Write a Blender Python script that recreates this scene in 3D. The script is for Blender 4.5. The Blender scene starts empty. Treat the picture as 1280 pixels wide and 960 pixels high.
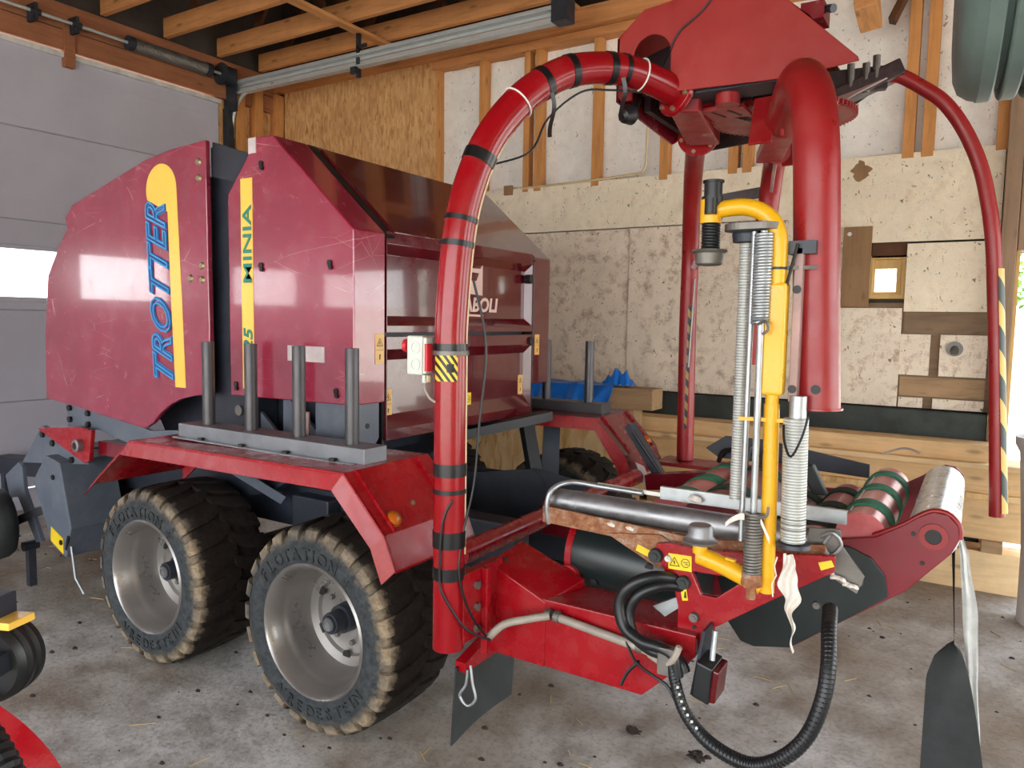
import bpy, bmesh, math, random
from mathutils import Vector, Matrix
from mathutils.geometry import tessellate_polygon
R = math.radians
PI = math.pi
random.seed(7)
SC = bpy.context.scene
COL = SC.collection

# ------------------------------------------------------------------ camera
def make_camera():
    yaw, pitch, roll = R(31.976), R(4.879), R(-0.973)
    f = Vector((-math.sin(yaw) * math.cos(pitch), math.cos(yaw) * math.cos(pitch), -math.sin(pitch)))
    rt = Vector((math.cos(yaw), math.sin(yaw), 0))
    dn = f.cross(rt)
    r2 = math.cos(roll) * rt + math.sin(roll) * dn
    d2 = -math.sin(roll) * rt + math.cos(roll) * dn
    m = Matrix((( r2.x, -d2.x, -f.x, 0), (r2.y, -d2.y, -f.y, 0), (r2.z, -d2.z, -f.z, 2.0), (0, 0, 0, 1)))
    cd = bpy.data.cameras.new('camera')
    cd.sensor_width = 36
    cd.lens = 36 * 932.04 / 1280
    cd.clip_start = 0.05
    co = bpy.data.objects.new('camera', cd)
    co.matrix_world = m
    COL.objects.link(co)
    SC.camera = co
make_camera()

# ------------------------------------------------------------------ world, lights, exposure
SKY_STRENGTH = 2.2
EXPOSURE = 1.62
SUN_STRENGTH = 3.0
def make_world():
    w = bpy.data.worlds.new('sky')
    SC.world = w
    w.use_nodes = True
    nt = w.node_tree
    bg = nt.nodes['Background']
    tc = nt.nodes.new('ShaderNodeTexCoord')
    sp = nt.nodes.new('ShaderNodeSeparateXYZ')
    cr = nt.nodes.new('ShaderNodeValToRGB')
    cr.color_ramp.elements[0].position = 0.0
    cr.color_ramp.elements[0].color = (0.93, 0.95, 0.95, 1)
    cr.color_ramp.elements[1].position = 0.9
    cr.color_ramp.elements[1].color = (0.62, 0.76, 0.95, 1)
    nt.links.new(tc.outputs['Generated'], sp.inputs[0])
    nt.links.new(sp.outputs['Z'], cr.inputs[0])
    nt.links.new(cr.outputs[0], bg.inputs[0])
    bg.inputs[1].default_value = SKY_STRENGTH
make_world()
def make_sun():
    ld = bpy.data.lights.new('sun', 'SUN')
    ld.energy = SUN_STRENGTH
    ld.angle = R(1.0)
    ld.color = (1.0, 0.93, 0.82)
    lo = bpy.data.objects.new('sun', ld)
    d = Vector((0.30, 0.35, -0.90))
    lo.rotation_euler = d.to_track_quat('-Z', 'Y').to_euler()
    lo.location = (-6, -8, 14)
    COL.objects.link(lo)
make_sun()
SC.view_settings.view_transform = 'Standard'
SC.view_settings.look = 'None'
SC.view_settings.gamma = 1
SC.view_settings.use_curve_mapping = False
SC.view_settings.exposure = EXPOSURE
SC.cycles.use_denoising = True
SC.cycles.max_bounces = 8
SC.cycles.diffuse_bounces = 5
SC.cycles.sample_clamp_indirect = 8

# ------------------------------------------------------------------ materials
def C(*h):
    """sRGB 0-255 -> linear"""
    o = []
    for c in h:
        c = c / 255
        o.append(c / 12.92 if c <= 0.04045 else ((c + 0.055) / 1.055) ** 2.4)
    return tuple(o) + (1,)

class NT:
    def __init__(s, name):
        s.m = bpy.data.materials.new(name)
        s.m.use_nodes = True
        s.t = s.m.node_tree
        s.b = s.t.nodes['Principled BSDF']
        s._tc = None
    def n(s, typ, **kw):
        nd = s.t.nodes.new(typ)
        for k, v in kw.items():
            if k.startswith('i_'):
                nd.inputs[k[2:].replace('_', ' ')].default_value = v
            else:
                setattr(nd, k, v)
        return nd
    def l(s, a, b): s.t.links.new(a, b)
    def co(s, scale=(1, 1, 1), which='Object', rot=(0, 0, 0)):
        if s._tc is None: s._tc = s.n('ShaderNodeTexCoord')
        mp = s.n('ShaderNodeMapping')
        mp.inputs['Scale'].default_value = scale
        mp.inputs['Rotation'].default_value = rot
        s.l(s._tc.outputs[which], mp.inputs[0])
        return mp.outputs[0]
    def noise(s, vec, scale=5, detail=4, rough=0.6, dist=0.0):
        nd = s.n('ShaderNodeTexNoise')
        nd.inputs['Scale'].default_value = scale
        nd.inputs['Detail'].default_value = detail
        nd.inputs['Roughness'].default_value = rough
        nd.inputs['Distortion'].default_value = dist
        s.l(vec, nd.inputs['Vector'])
        return nd.outputs['Fac']
    def ramp(s, fac, stops):
        cr = s.n('ShaderNodeValToRGB')
        e = cr.color_ramp.elements
        while len(e) < len(stops): e.new(0.5)
        for el, (p, c) in zip(e, stops):
            el.position = p
            el.color = c if len(c) == 4 else tuple(c) + (1,)
        s.l(fac, cr.inputs[0])
        return cr.outputs[0]
    def mix(s, fac, a, b, mode='MIX'):
        mx = s.n('ShaderNodeMix', data_type='RGBA', blend_type=mode)
        for i, v in ((0, fac), (6, a), (7, b)):
            if hasattr(v, 'node'): s.l(v, mx.inputs[i])
            else: mx.inputs[i].default_value = v
        return mx.outputs[2]
    def math(s, op, a, b=0.0):
        nd = s.n('ShaderNodeMath', operation=op)
        for i, v in ((0, a), (1, b)):
            if hasattr(v, 'node'): s.l(v, nd.inputs[i])
            else: nd.inputs[i].default_value = v
        return nd.outputs[0]
    def bump(s, h, strength=0.3, dist=0.01):
        b = s.n('ShaderNodeBump')
        b.inputs['Strength'].default_value = strength
        b.inputs['Distance'].default_value = dist
        s.l(h, b.inputs['Height'])
        s.l(b.outputs[0], s.b.inputs['Normal'])
    def set(s, **kw):
        for k, v in kw.items():
            k = k.replace('_', ' ')
            if hasattr(v, 'node'): s.l(v, s.b.inputs[k])
            else: s.b.inputs[k].default_value = v
        return s.m
BW = ((0, 0, 0, 1), (1, 1, 1, 1))

def plain(name, col, rough=0.5, metal=0.0, var=0.25, scale=6, spec=0.5):
    m = NT(name)
    f = m.noise(m.co(), scale, 5, 0.65)
    dk = tuple(c * (1 - var) for c in col[:3]) + (1,)
    lt = tuple(min(1, c * (1 + var)) for c in col[:3]) + (1,)
    c = m.ramp(f, [(0.3, dk), (0.7, lt)])
    return m.set(Base_Color=c, Roughness=rough, Metallic=metal, Specular_IOR_Level=spec)

def paint(name, col, rough=0.22, scratch=0.5, dust=0.25, dustcol=C(150, 120, 110), coat=0.0):
    """gloss machine paint with fine scratches and dust"""
    m = NT(name)
    f = m.noise(m.co(), 2.3, 6, 0.65)
    base = m.ramp(f, [(0.3, tuple(c * 0.82 for c in col[:3])), (0.72, tuple(min(1, c * 1.12) for c in col[:3]))])
    dm = m.ramp(m.noise(m.co(), 5.0, 8, 0.75), [(0.48, BW[0]), (0.8, BW[1])])
    base = m.mix(m.math('MULTIPLY', dm, dust), base, dustcol)
    if scratch:
        tot = None
        for rot, sc in (((0.3, 0.9, 0.4), 2.6), ((0.1, 0.45, 0.2), 6.5)):
            v = m.n('ShaderNodeTexVoronoi', feature='DISTANCE_TO_EDGE')
            v.inputs['Scale'].default_value = sc
            mp = m.co((0.35, 1, 1.2), rot=rot)
            ds = m.n('ShaderNodeTexNoise')
            ds.inputs['Scale'].default_value = 1.7
            m.l(mp, ds.inputs['Vector'])
            vm = m.n('ShaderNodeVectorMath', operation='MULTIPLY_ADD')
            vm.inputs[1].default_value = (0.10, 0.10, 0.10)
            m.l(ds.outputs['Color'], vm.inputs[0]); m.l(mp, vm.inputs[2])
            m.l(vm.outputs[0], v.inputs['Vector'])
            ln = m.ramp(v.outputs['Distance'], [(0.0, BW[1]), (0.004, BW[0])])
            tot = ln if tot is None else m.math('MAXIMUM', tot, ln)
        gate = m.ramp(m.noise(m.co(), 3.1, 3, 0.5), [(0.52, BW[0]), (0.62, BW[1])])
        sf = m.math('MULTIPLY', m.math('MULTIPLY', tot, gate), scratch)
        base = m.mix(sf, base, C(225, 170, 165))
    rg = m.ramp(m.noise(m.co(), 9, 6, 0.7), [(0.3, (rough * 0.7,) * 3), (0.75, (rough * 1.6,) * 3)])
    m.set(Base_Color=base, Roughness=rg, Specular_IOR_Level=0.5)
    if coat: m.set(Coat_Weight=coat, Coat_Roughness=0.05)
    return m.m

def metal(name, col, rough=0.35, metallic=0.9, var=0.3, scale=8):
    m = NT(name)
    f = m.noise(m.co(), scale, 6, 0.7)
    c = m.ramp(f, [(0.3, tuple(x * (1 - var) for x in col[:3])), (0.7, tuple(min(1, x * (1 + var)) for x in col[:3]))])
    rg = m.ramp(m.noise(m.co(), scale * 2, 4, 0.6), [(0.3, (rough * 0.75,) * 3), (0.7, (rough * 1.4,) * 3)])
    return m.set(Base_Color=c, Roughness=rg, Metallic=metallic)

def wood(name, col, axis='x', dark=0.6, rough=0.7, knots=True):
    m = NT(name)
    st = {'x': (0.8, 9, 9), 'y': (9, 0.8, 9), 'z': (9, 9, 0.8)}[axis]
    g = m.noise(m.co(st), 2.2, 6, 0.65, 0.6)
    lt = tuple(min(1, x * 1.15) for x in col[:3]); dk = tuple(x * dark for x in col[:3])
    c = m.ramp(g, [(0.25, dk), (0.5, col[:3]), (0.75, lt)])
    if knots:
        v = m.n('ShaderNodeTexVoronoi')
        v.inputs['Scale'].default_value = 1.0
        sk = {'x': (2.2, 7, 7), 'y': (7, 2.2, 7), 'z': (7, 7, 2.2)}[axis]
        m.l(m.co(sk), v.inputs['Vector'])
        k = m.ramp(v.outputs['Distance'], [(0.05, BW[1]), (0.16, BW[0])])
        c = m.mix(m.math('MULTIPLY', k, 0.7), c, tuple(x * 0.25 for x in col[:3]) + (1,))
    st2 = m.ramp(m.noise(m.co(), 1.6, 6, 0.7), [(0.35, BW[1]), (0.6, BW[0])])
    c = m.mix(m.math('MULTIPLY', st2, 0.35), c, tuple(x * 0.55 for x in col[:3]) + (1,))
    m.bump(g, 0.25, 0.004)
    return m.set(Base_Color=c, Roughness=rough, Specular_IOR_Level=0.3)

def osb(name, lo, mid, hi, scale=26):
    """oriented strand board: short stretched flakes in three directions"""
    m = NT(name)
    out = None
    for i, rot in enumerate((0.3, 1.4, 2.5)):
        v = m.n('ShaderNodeTexVoronoi')
        v.inputs['Scale'].default_value = scale
        m.l(m.co((1.0, 1.0, 0.28), rot=(0, rot, 0)), v.inputs['Vector'])
        bw = m.n('ShaderNodeRGBToBW')
        m.l(v.outputs['Color'], bw.inputs[0])
        out = bw.outputs[0] if out is None else m.math('MAXIMUM' if i == 1 else 'ADD', out, m.math('MULTIPLY', bw.outputs[0], 0.5 if i == 2 else 1.0))
    c = m.ramp(m.math('MULTIPLY', out, 0.75), [(0.2, lo), (0.5, mid), (0.85, hi)])
    st = m.ramp(m.noise(m.co(), 1.1, 6, 0.7), [(0.35, BW[1]), (0.65, BW[0])])
    c = m.mix(m.math('MULTIPLY', st, 0.4), c, tuple(x * 0.6 for x in mid[:3]) + (1,))
    m.bump(out, 0.2, 0.003)
    return m.set(Base_Color=c, Roughness=0.75, Specular_IOR_Level=0.3)

def whitewash(name, col, dirt, amount=0.5, fleck=0.6):
    """chalky whitewashed board with brown splashes and flecks"""
    m = NT(name)
    f = m.noise(m.co(), 3.0, 8, 0.7)
    c = m.ramp(f, [(0.3, tuple(x * 0.8 for x in col[:3])), (0.7, col[:3])])
    g = m.ramp(m.noise(m.co((1, 1, 1)), 7.0, 10, 0.78), [(0.50, BW[0]), (0.66, BW[1])])
    c = m.mix(m.math('MULTIPLY', g, amount), c, dirt)
    gr = m.noise(m.co((14, 1, 30)), 3.0, 6, 0.7)
    gm = m.ramp(gr, [(0.56, BW[0]), (0.72, BW[1])])
    c = m.mix(m.math('MULTIPLY', gm, 0.35), c, tuple(x * 0.6 for x in dirt[:3]) + (1,))
    fl = m.ramp(m.noise(m.co((1.2, 1, 0.8)), 26, 3, 0.5, 1.2), [(0.66, BW[0]), (0.70, BW[1])])
    c = m.mix(m.math('MULTIPLY', fl, fleck), c, C(70, 50, 30))
    m.bump(f, 0.3, 0.01)
    return m.set(Base_Color=c, Roughness=0.85, Specular_IOR_Level=0.2)

M = {}
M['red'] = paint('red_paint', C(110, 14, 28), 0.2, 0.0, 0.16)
M['red_side'] = paint('red_side_panel_paint', C(146, 26, 56), 0.2, 0.8, 0.3, C(176, 110, 124), 1.0)
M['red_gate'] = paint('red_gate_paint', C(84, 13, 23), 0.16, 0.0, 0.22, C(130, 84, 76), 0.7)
M['red_frame'] = paint('red_frame_paint', C(156, 8, 22), 0.25, 0.0, 0.18)
M['red_tube'] = paint('red_tube_paint', C(150, 8, 20), 0.18, 0.0, 0.12)
M['red_head'] = paint('red_cowl_paint', C(150, 24, 18), 0.42, 0.0, 0.25, C(150, 80, 60))
M['red_arm'] = paint('red_arm_paint', C(146, 25, 28), 0.33, 0.0, 0.22, C(160, 100, 85))
M['blackred'] = paint('blackish_red', C(48, 30, 34), 0.45, 0.0, 0.3)  # blackish red; also paints the shade inside the cowl notch
M['grey_paint'] = paint('grey_machine_paint', C(92, 100, 112), 0.38, 0.0, 0.3, C(150, 145, 140))
M['dkgrey'] = plain('dark_chassis_paint', C(38, 42, 52), 0.45, 0.0, 0.35)
M['black'] = plain('black_plastic', C(22, 24, 26), 0.4, 0.0, 0.3)
M['tape'] = plain('black_tape', C(20, 20, 22), 0.3, 0.0, 0.3, 20)
M['cable'] = plain('black_cable', C(16, 16, 18), 0.45)
M['hose'] = plain('black_hose_rubber', C(24, 26, 28), 0.4, 0, 0.3, 12)
M['rubber'] = plain('black_rubber', C(40, 44, 44), 0.6, 0, 0.35, 9)
M['darkplate'] = paint('end_plate_red', C(128, 22, 36), 0.35, 0.0, 0.3, C(110, 70, 70))
M['blackguard'] = plain('black_guard_plate', C(26, 36, 36), 0.33, 0, 0.35, 5)
M['steel'] = metal('grey_steel', C(150, 150, 152), 0.4, 0.8)
M['galv'] = metal('galvanised_steel', C(172, 176, 178), 0.38, 0.75, 0.2, 14)
M['dull'] = metal('dull_steel', C(120, 116, 110), 0.5, 0.7, 0.35)
M['stake'] = metal('stake_grey_steel', C(80, 78, 80), 0.38, 0.5, 0.25, 6)
M['chrome'] = metal('bright_roller_steel', C(205, 208, 210), 0.28, 0.85, 0.18, 10)
M['railsteel'] = metal('stake_rail_steel', C(132, 135, 140), 0.4, 0.4, 0.2, 6)
M['rim'] = metal('silver_rim_paint', C(158, 154, 150), 0.3, 0.7, 0.10, 3)
M['bolt'] = metal('zinc_bolt', C(158, 140, 112), 0.4, 0.7)
M['yellow'] = paint('yellow_paint', C(236, 176, 24), 0.3, 0.0, 0.18, C(120, 90, 40))
M['stripyel'] = plain('yellow_decal', C(255, 202, 84), 0.3, 0, 0.06)
M['decalyel'] = plain('yellow_sticker', C(240, 206, 40), 0.35, 0, 0.08)
M['decaltan'] = plain('faded_sticker', C(222, 176, 96), 0.35, 0, 0.1)
M['ink'] = plain('black_ink', C(20, 18, 18), 0.5)
M['green_ink'] = plain('green_lettering', C(30, 128, 110), 0.4, 0, 0.05)
M['blue_dk'] = plain('blue_outline', C(30, 92, 160), 0.35, 0, 0.05)
M['blue_lt'] = plain('light_blue_outline', C(60, 160, 222), 0.35, 0, 0.05)
M['pale_ink'] = plain('pale_lettering', C(206, 176, 164), 0.4, 0, 0.06)
M['plate'] = plain('pale_plate', C(200, 186, 186), 0.4)
M['boxgrey'] = plain('light_grey_plastic', C(206, 210, 202), 0.45, 0, 0.06)
M['redplastic'] = plain('red_plastic', C(200, 40, 50), 0.4, 0, 0.1)
M['redlens'] = plain('red_lamp_lens', C(84, 10, 16), 0.15, 0, 0.2)
M['amber'] = plain('amber_lamp_lens', C(176, 90, 18), 0.2, 0, 0.2)
M['ivory'] = plain('ivory_conduit', C(216, 196, 156), 0.4, 0, 0.12)
M['greycond'] = plain('grey_conduit', C(160, 150, 138), 0.45, 0, 0.25)
M['filmwhite'] = plain('white_film', C(226, 222, 212), 0.5, 0, 0.1)
M['greenband'] = plain('green_belt_band', C(44, 122, 92), 0.75, 0, 0.3, 40)
M['dkband'] = plain('dark_belt_band', C(34, 62, 54), 0.75, 0, 0.3, 40)
M['cloth'] = plain('white_rag', C(222, 214, 204), 0.8, 0, 0.1)
M['pinkgrey'] = plain('pink_grey_plate', C(160, 130, 124), 0.5)  # even pink grey for small plates and brackets

def mk_rust():
    m = NT('rusty_galvanised_channel')
    f = m.noise(m.co((3, 4, 4)), 4, 10, 0.8)
    c = m.ramp(f, [(0.38, C(170, 160, 148)), (0.48, C(156, 108, 74)), (0.62, C(120, 64, 36)), (0.8, C(90, 50, 32))])
    m.bump(f, 0.3, 0.004)
    return m.set(Base_Color=c, Roughness=0.75, Metallic=0.15)
M['rust'] = mk_rust()

def mk_rib(name, c0, c1, scale, rough=0.35, metallic=0.4):
    m = NT(name)
    w = m.n('ShaderNodeTexWave', wave_type='BANDS', bands_direction='Z')
    w.inputs['Scale'].default_value = scale
    m.l(m.co(), w.inputs['Vector'])
    c = m.ramp(w.outputs['Fac'], [(0.2, c0), (0.8, c1)])
    m.bump(w.outputs['Fac'], 0.6, 0.003)
    return m.set(Base_Color=c, Roughness=rough, Metallic=metallic)
M['ribroll'] = mk_rib('ribbed_stretch_roller', C(170, 172, 168), C(212, 214, 208), 34)

def mk_belt():
    m = NT('roller_red_paint_worn')
    f = m.noise(m.co((0.6, 3, 0.6)), 5, 7, 0.7)
    c = m.ramp(f, [(0.35, C(196, 70, 76)), (0.6, C(206, 120, 120)), (0.8, C(150, 60, 60))])
    return m.set(Base_Color=c, Roughness=0.28, Metallic=0.25)
M['belt'] = mk_belt()
M['beltshade'] = paint('roller_shaded_red', C(126, 34, 40), 0.35, 0.0, 0.3)  # darker copy of the roller red, with the shade painted into it

def mk_tyre(mud):
    """rubber; dried tan mud on the shoulder, black-brown mud on the tread (y is the wheel axis)"""
    m = NT('tyre_rubber_muddy' if mud else 'tyre_rubber')
    if m._tc is None: m._tc = m.n('ShaderNodeTexCoord')
    sp = m.n('ShaderNodeSeparateXYZ')
    m.l(m._tc.outputs['Object'], sp.inputs[0])
    r2 = m.math('ADD', m.math('MULTIPLY', sp.outputs[0], sp.outputs[0]), m.math('MULTIPLY', sp.outputs[2], sp.outputs[2]))
    r = m.math('SQRT', r2)
    nz = m.noise(m.co(), 7, 8, 0.75)
    rn = m.math('ADD', r, m.math('MULTIPLY', m.math('SUBTRACT', nz, 0.5), 0.14))
    fine = m.noise(m.co(), 30, 6, 0.7)
    base = m.ramp(fine, [(0.3, C(38, 42, 46)), (0.7, C(74, 78, 80))])
    tan = m.ramp(fine, [(0.3, C(132, 112, 88)), (0.7, C(188, 168, 138))])
    dk = m.ramp(fine, [(0.3, C(18, 15, 13)), (0.7, C(46, 37, 30))])
    tf = m.ramp(rn, [(0.425, BW[0]), (0.468, BW[1])])
    big = m.ramp(m.noise(m.co(), 3.0, 4, 0.6), [(0.35, (0.25,) * 3), (0.6, (0.95,) * 3)])
    c = m.mix(m.math('MULTIPLY', tf, big), base, tan)
    # tread zone: away from the outer face
    yy = m.math('ADD', sp.outputs[1], m.math('MULTIPLY', m.math('SUBTRACT', nz, 0.5), 0.16))
    mp = m.n('ShaderNodeMapRange')
    mp.inputs['From Min'].default_value = -0.235
    mp.inputs['From Max'].default_value = -0.195
    m.l(yy, mp.inputs['Value'])
    c = m.mix(mp.outputs[0], c, dk)
    m.bump(nz, 0.5, 0.012)
    return m.set(Base_Color=c, Roughness=0.8, Specular_IOR_Level=0.3)
M['tyre'] = mk_tyre(True)
M['tyreclean'] = plain('old_tyre_rubber', C(88, 104, 98), 0.55, 0, 0.25, 5)

def mk_floor():
    m = NT('dirty_concrete_floor')
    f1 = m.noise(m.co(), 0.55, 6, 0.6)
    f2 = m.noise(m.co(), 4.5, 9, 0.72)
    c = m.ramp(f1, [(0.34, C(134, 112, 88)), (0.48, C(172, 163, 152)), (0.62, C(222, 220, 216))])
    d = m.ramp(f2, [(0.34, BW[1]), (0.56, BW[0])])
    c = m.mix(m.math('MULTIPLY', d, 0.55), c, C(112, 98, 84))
    f3 = m.noise(m.co(), 38, 7, 0.75)
    s = m.ramp(f3, [(0.38, BW[1]), (0.5, BW[0])])
    c = m.mix(m.math('MULTIPLY', s, 0.38), c, C(104, 92, 80))
    sp = m.ramp(m.noise(m.co(), 70, 3, 0.5), [(0.68, BW[0]), (0.73, BW[1])])
    c = m.mix(m.math('MULTIPLY', sp, 0.5), c, C(206, 202, 194))
    dm = m.ramp(m.noise(m.co(), 16, 5, 0.6), [(0.68, BW[0]), (0.74, BW[1])])
    c = m.mix(m.math('MULTIPLY', dm, 0.55), c, C(66, 54, 44))
    h = m.math('ADD', f2, m.math('MULTIPLY', f3, 0.35))
    m.bump(h, 0.55, 0.02)
    return m.set(Base_Color=c, Roughness=0.85, Specular_IOR_Level=0.25)
M['floor'] = mk_floor()

M['timber'] = wood('truss_timber', C(206, 142, 88), 'x')
M['timber_y'] = wood('header_timber', C(160, 104, 72), 'y')
M['brace'] = wood('brace_timber', C(212, 150, 94), 'y')
M['stud'] = wood('stud_timber', C(204, 142, 82), 'z')
M['post'] = wood('grey_post_timber', C(150, 122, 98), 'z')
M['webs'] = wood('dark_web_timber', C(92, 58, 36), 'z')
M['roof'] = plain('roof_underside', C(70, 60, 54), 0.8, 0, 0.3, 3)
M['plank'] = wood('pale_plank', C(244, 210, 160), 'x', 0.8)
M['plank2'] = wood('tan_plank', C(232, 194, 142), 'x', 0.75)
M['plank3'] = wood('aged_plank', C(172, 140, 104), 'x', 0.6)
M['recess'] = wood('grey_brown_board', C(132, 108, 84), 'x', 0.6)
M['ply'] = wood('plywood_patch', C(148, 114, 80), 'z', 0.75)
M['winwood'] = wood('window_frame_timber', C(214, 176, 112), 'z', 0.75)
M['osb'] = osb('tan_osb', C(164, 112, 66), C(200, 146, 92), C(226, 180, 124), 34)
M['osbnew'] = osb('fresh_osb', C(180, 128, 66), C(222, 178, 116), C(244, 214, 160), 20)
M['wash'] = whitewash('whitewashed_board', C(246, 232, 206), C(196, 158, 118), 0.35, 0.75)
M['washdirty'] = whitewash('soiled_whitewashed_board', C(244, 228, 206), C(146, 108, 76), 0.7, 0.8)
M['sheet'] = plain('greyish_clear_film', C(190, 190, 186), 0.35, 0, 0.2, 12)
M['film'] = whitewash('insulation_film', C(244, 240, 232), C(206, 196, 180), 0.3, 0.7)
M['plinth'] = plain('black_plinth', C(52, 58, 54), 0.7, 0, 0.5, 4)
M['backing'] = plain('dark_wall_backing', C(70, 60, 50), 0.85)
M['doorpanel'] = plain('grey_white_door_panel', C(184, 183, 196), 0.42, 0, 0.08, 1.2)
M['doorseam'] = plain('door_joint_strip', C(150, 152, 160), 0.5)
M['rubberseal'] = plain('grey_seal', C(206, 204, 200), 0.5)
M['track'] = metal('door_track_steel', C(190, 194, 194), 0.4, 0.35, 0.12)
M['trackdk'] = metal('dark_track_steel', C(54, 58, 66), 0.5, 0.5)
M['gravel'] = plain('sunlit_gravel', C(214, 206, 190), 0.9, 0, 0.2, 3)
M['hedge'] = plain('hedge_leaves', C(96, 140, 44), 0.7, 0, 0.6, 5)
M['tarp'] = plain('blue_tarpaulin', C(24, 112, 206), 0.35, 0, 0.25, 5)
M['sack'] = plain('pale_grey_sack', C(206, 204, 202), 0.7, 0, 0.1, 4)
M['clod'] = plain('dark_mud_clod', C(50, 42, 34), 0.9, 0, 0.4, 30)
M['straw'] = plain('straw', C(196, 172, 116), 0.7, 0, 0.3)
M['rope'] = plain('rope', C(170, 160, 140), 0.8)
def mk_glass():
    m = NT('window_glass')
    return m.set(Base_Color=(1, 1, 1, 1), Roughness=0.0, Transmission_Weight=1.0, IOR=1.01, Specular_IOR_Level=0.2)
M['glass'] = mk_glass()
def mk_hazard(name, c0, c1, sc):
    m = NT(name)
    w = m.n('ShaderNodeTexWave', wave_type='BANDS', bands_direction='DIAGONAL')
    w.inputs['Scale'].default_value = sc
    m.l(m.co(), w.inputs['Vector'])
    c = m.ramp(w.outputs['Fac'], [(0.48, c0), (0.52, c1)])
    return m.set(Base_Color=c, Roughness=0.4)

# ------------------------------------------------------------------ mesh builder
ORIGIN = {}          # object name -> world origin (rotation of every root is zero)

def V(*a): return Vector(a)

def frame_of(d, up=None):
    d = Vector(d).normalized()
    if up is None: up = Vector((0, 0, 1)) if abs(d.z) < 0.95 else Vector((1, 0, 0))
    a = Vector(up).cross(d)
    if a.length < 1e-6: a = Vector((0, 1, 0)).cross(d)
    a.normalize()
    return a, d.cross(a).normalized(), d      # side, up, along

def smooth_path(pts, n=6):
    P = [Vector(p) for p in pts]
    out = []
    for i in range(len(P) - 1):
        p0, p1, p2, p3 = P[max(i - 1, 0)], P[i], P[i + 1], P[min(i + 2, len(P) - 1)]
        for k in range(n):
            t = k / n
            out.append(0.5 * ((2 * p1) + (p2 - p0) * t + (2 * p0 - 5 * p1 + 4 * p2 - p3) * t * t + (3 * p1 - p0 - 3 * p2 + p3) * t ** 3))
    out.append(P[-1])
    return out

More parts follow.
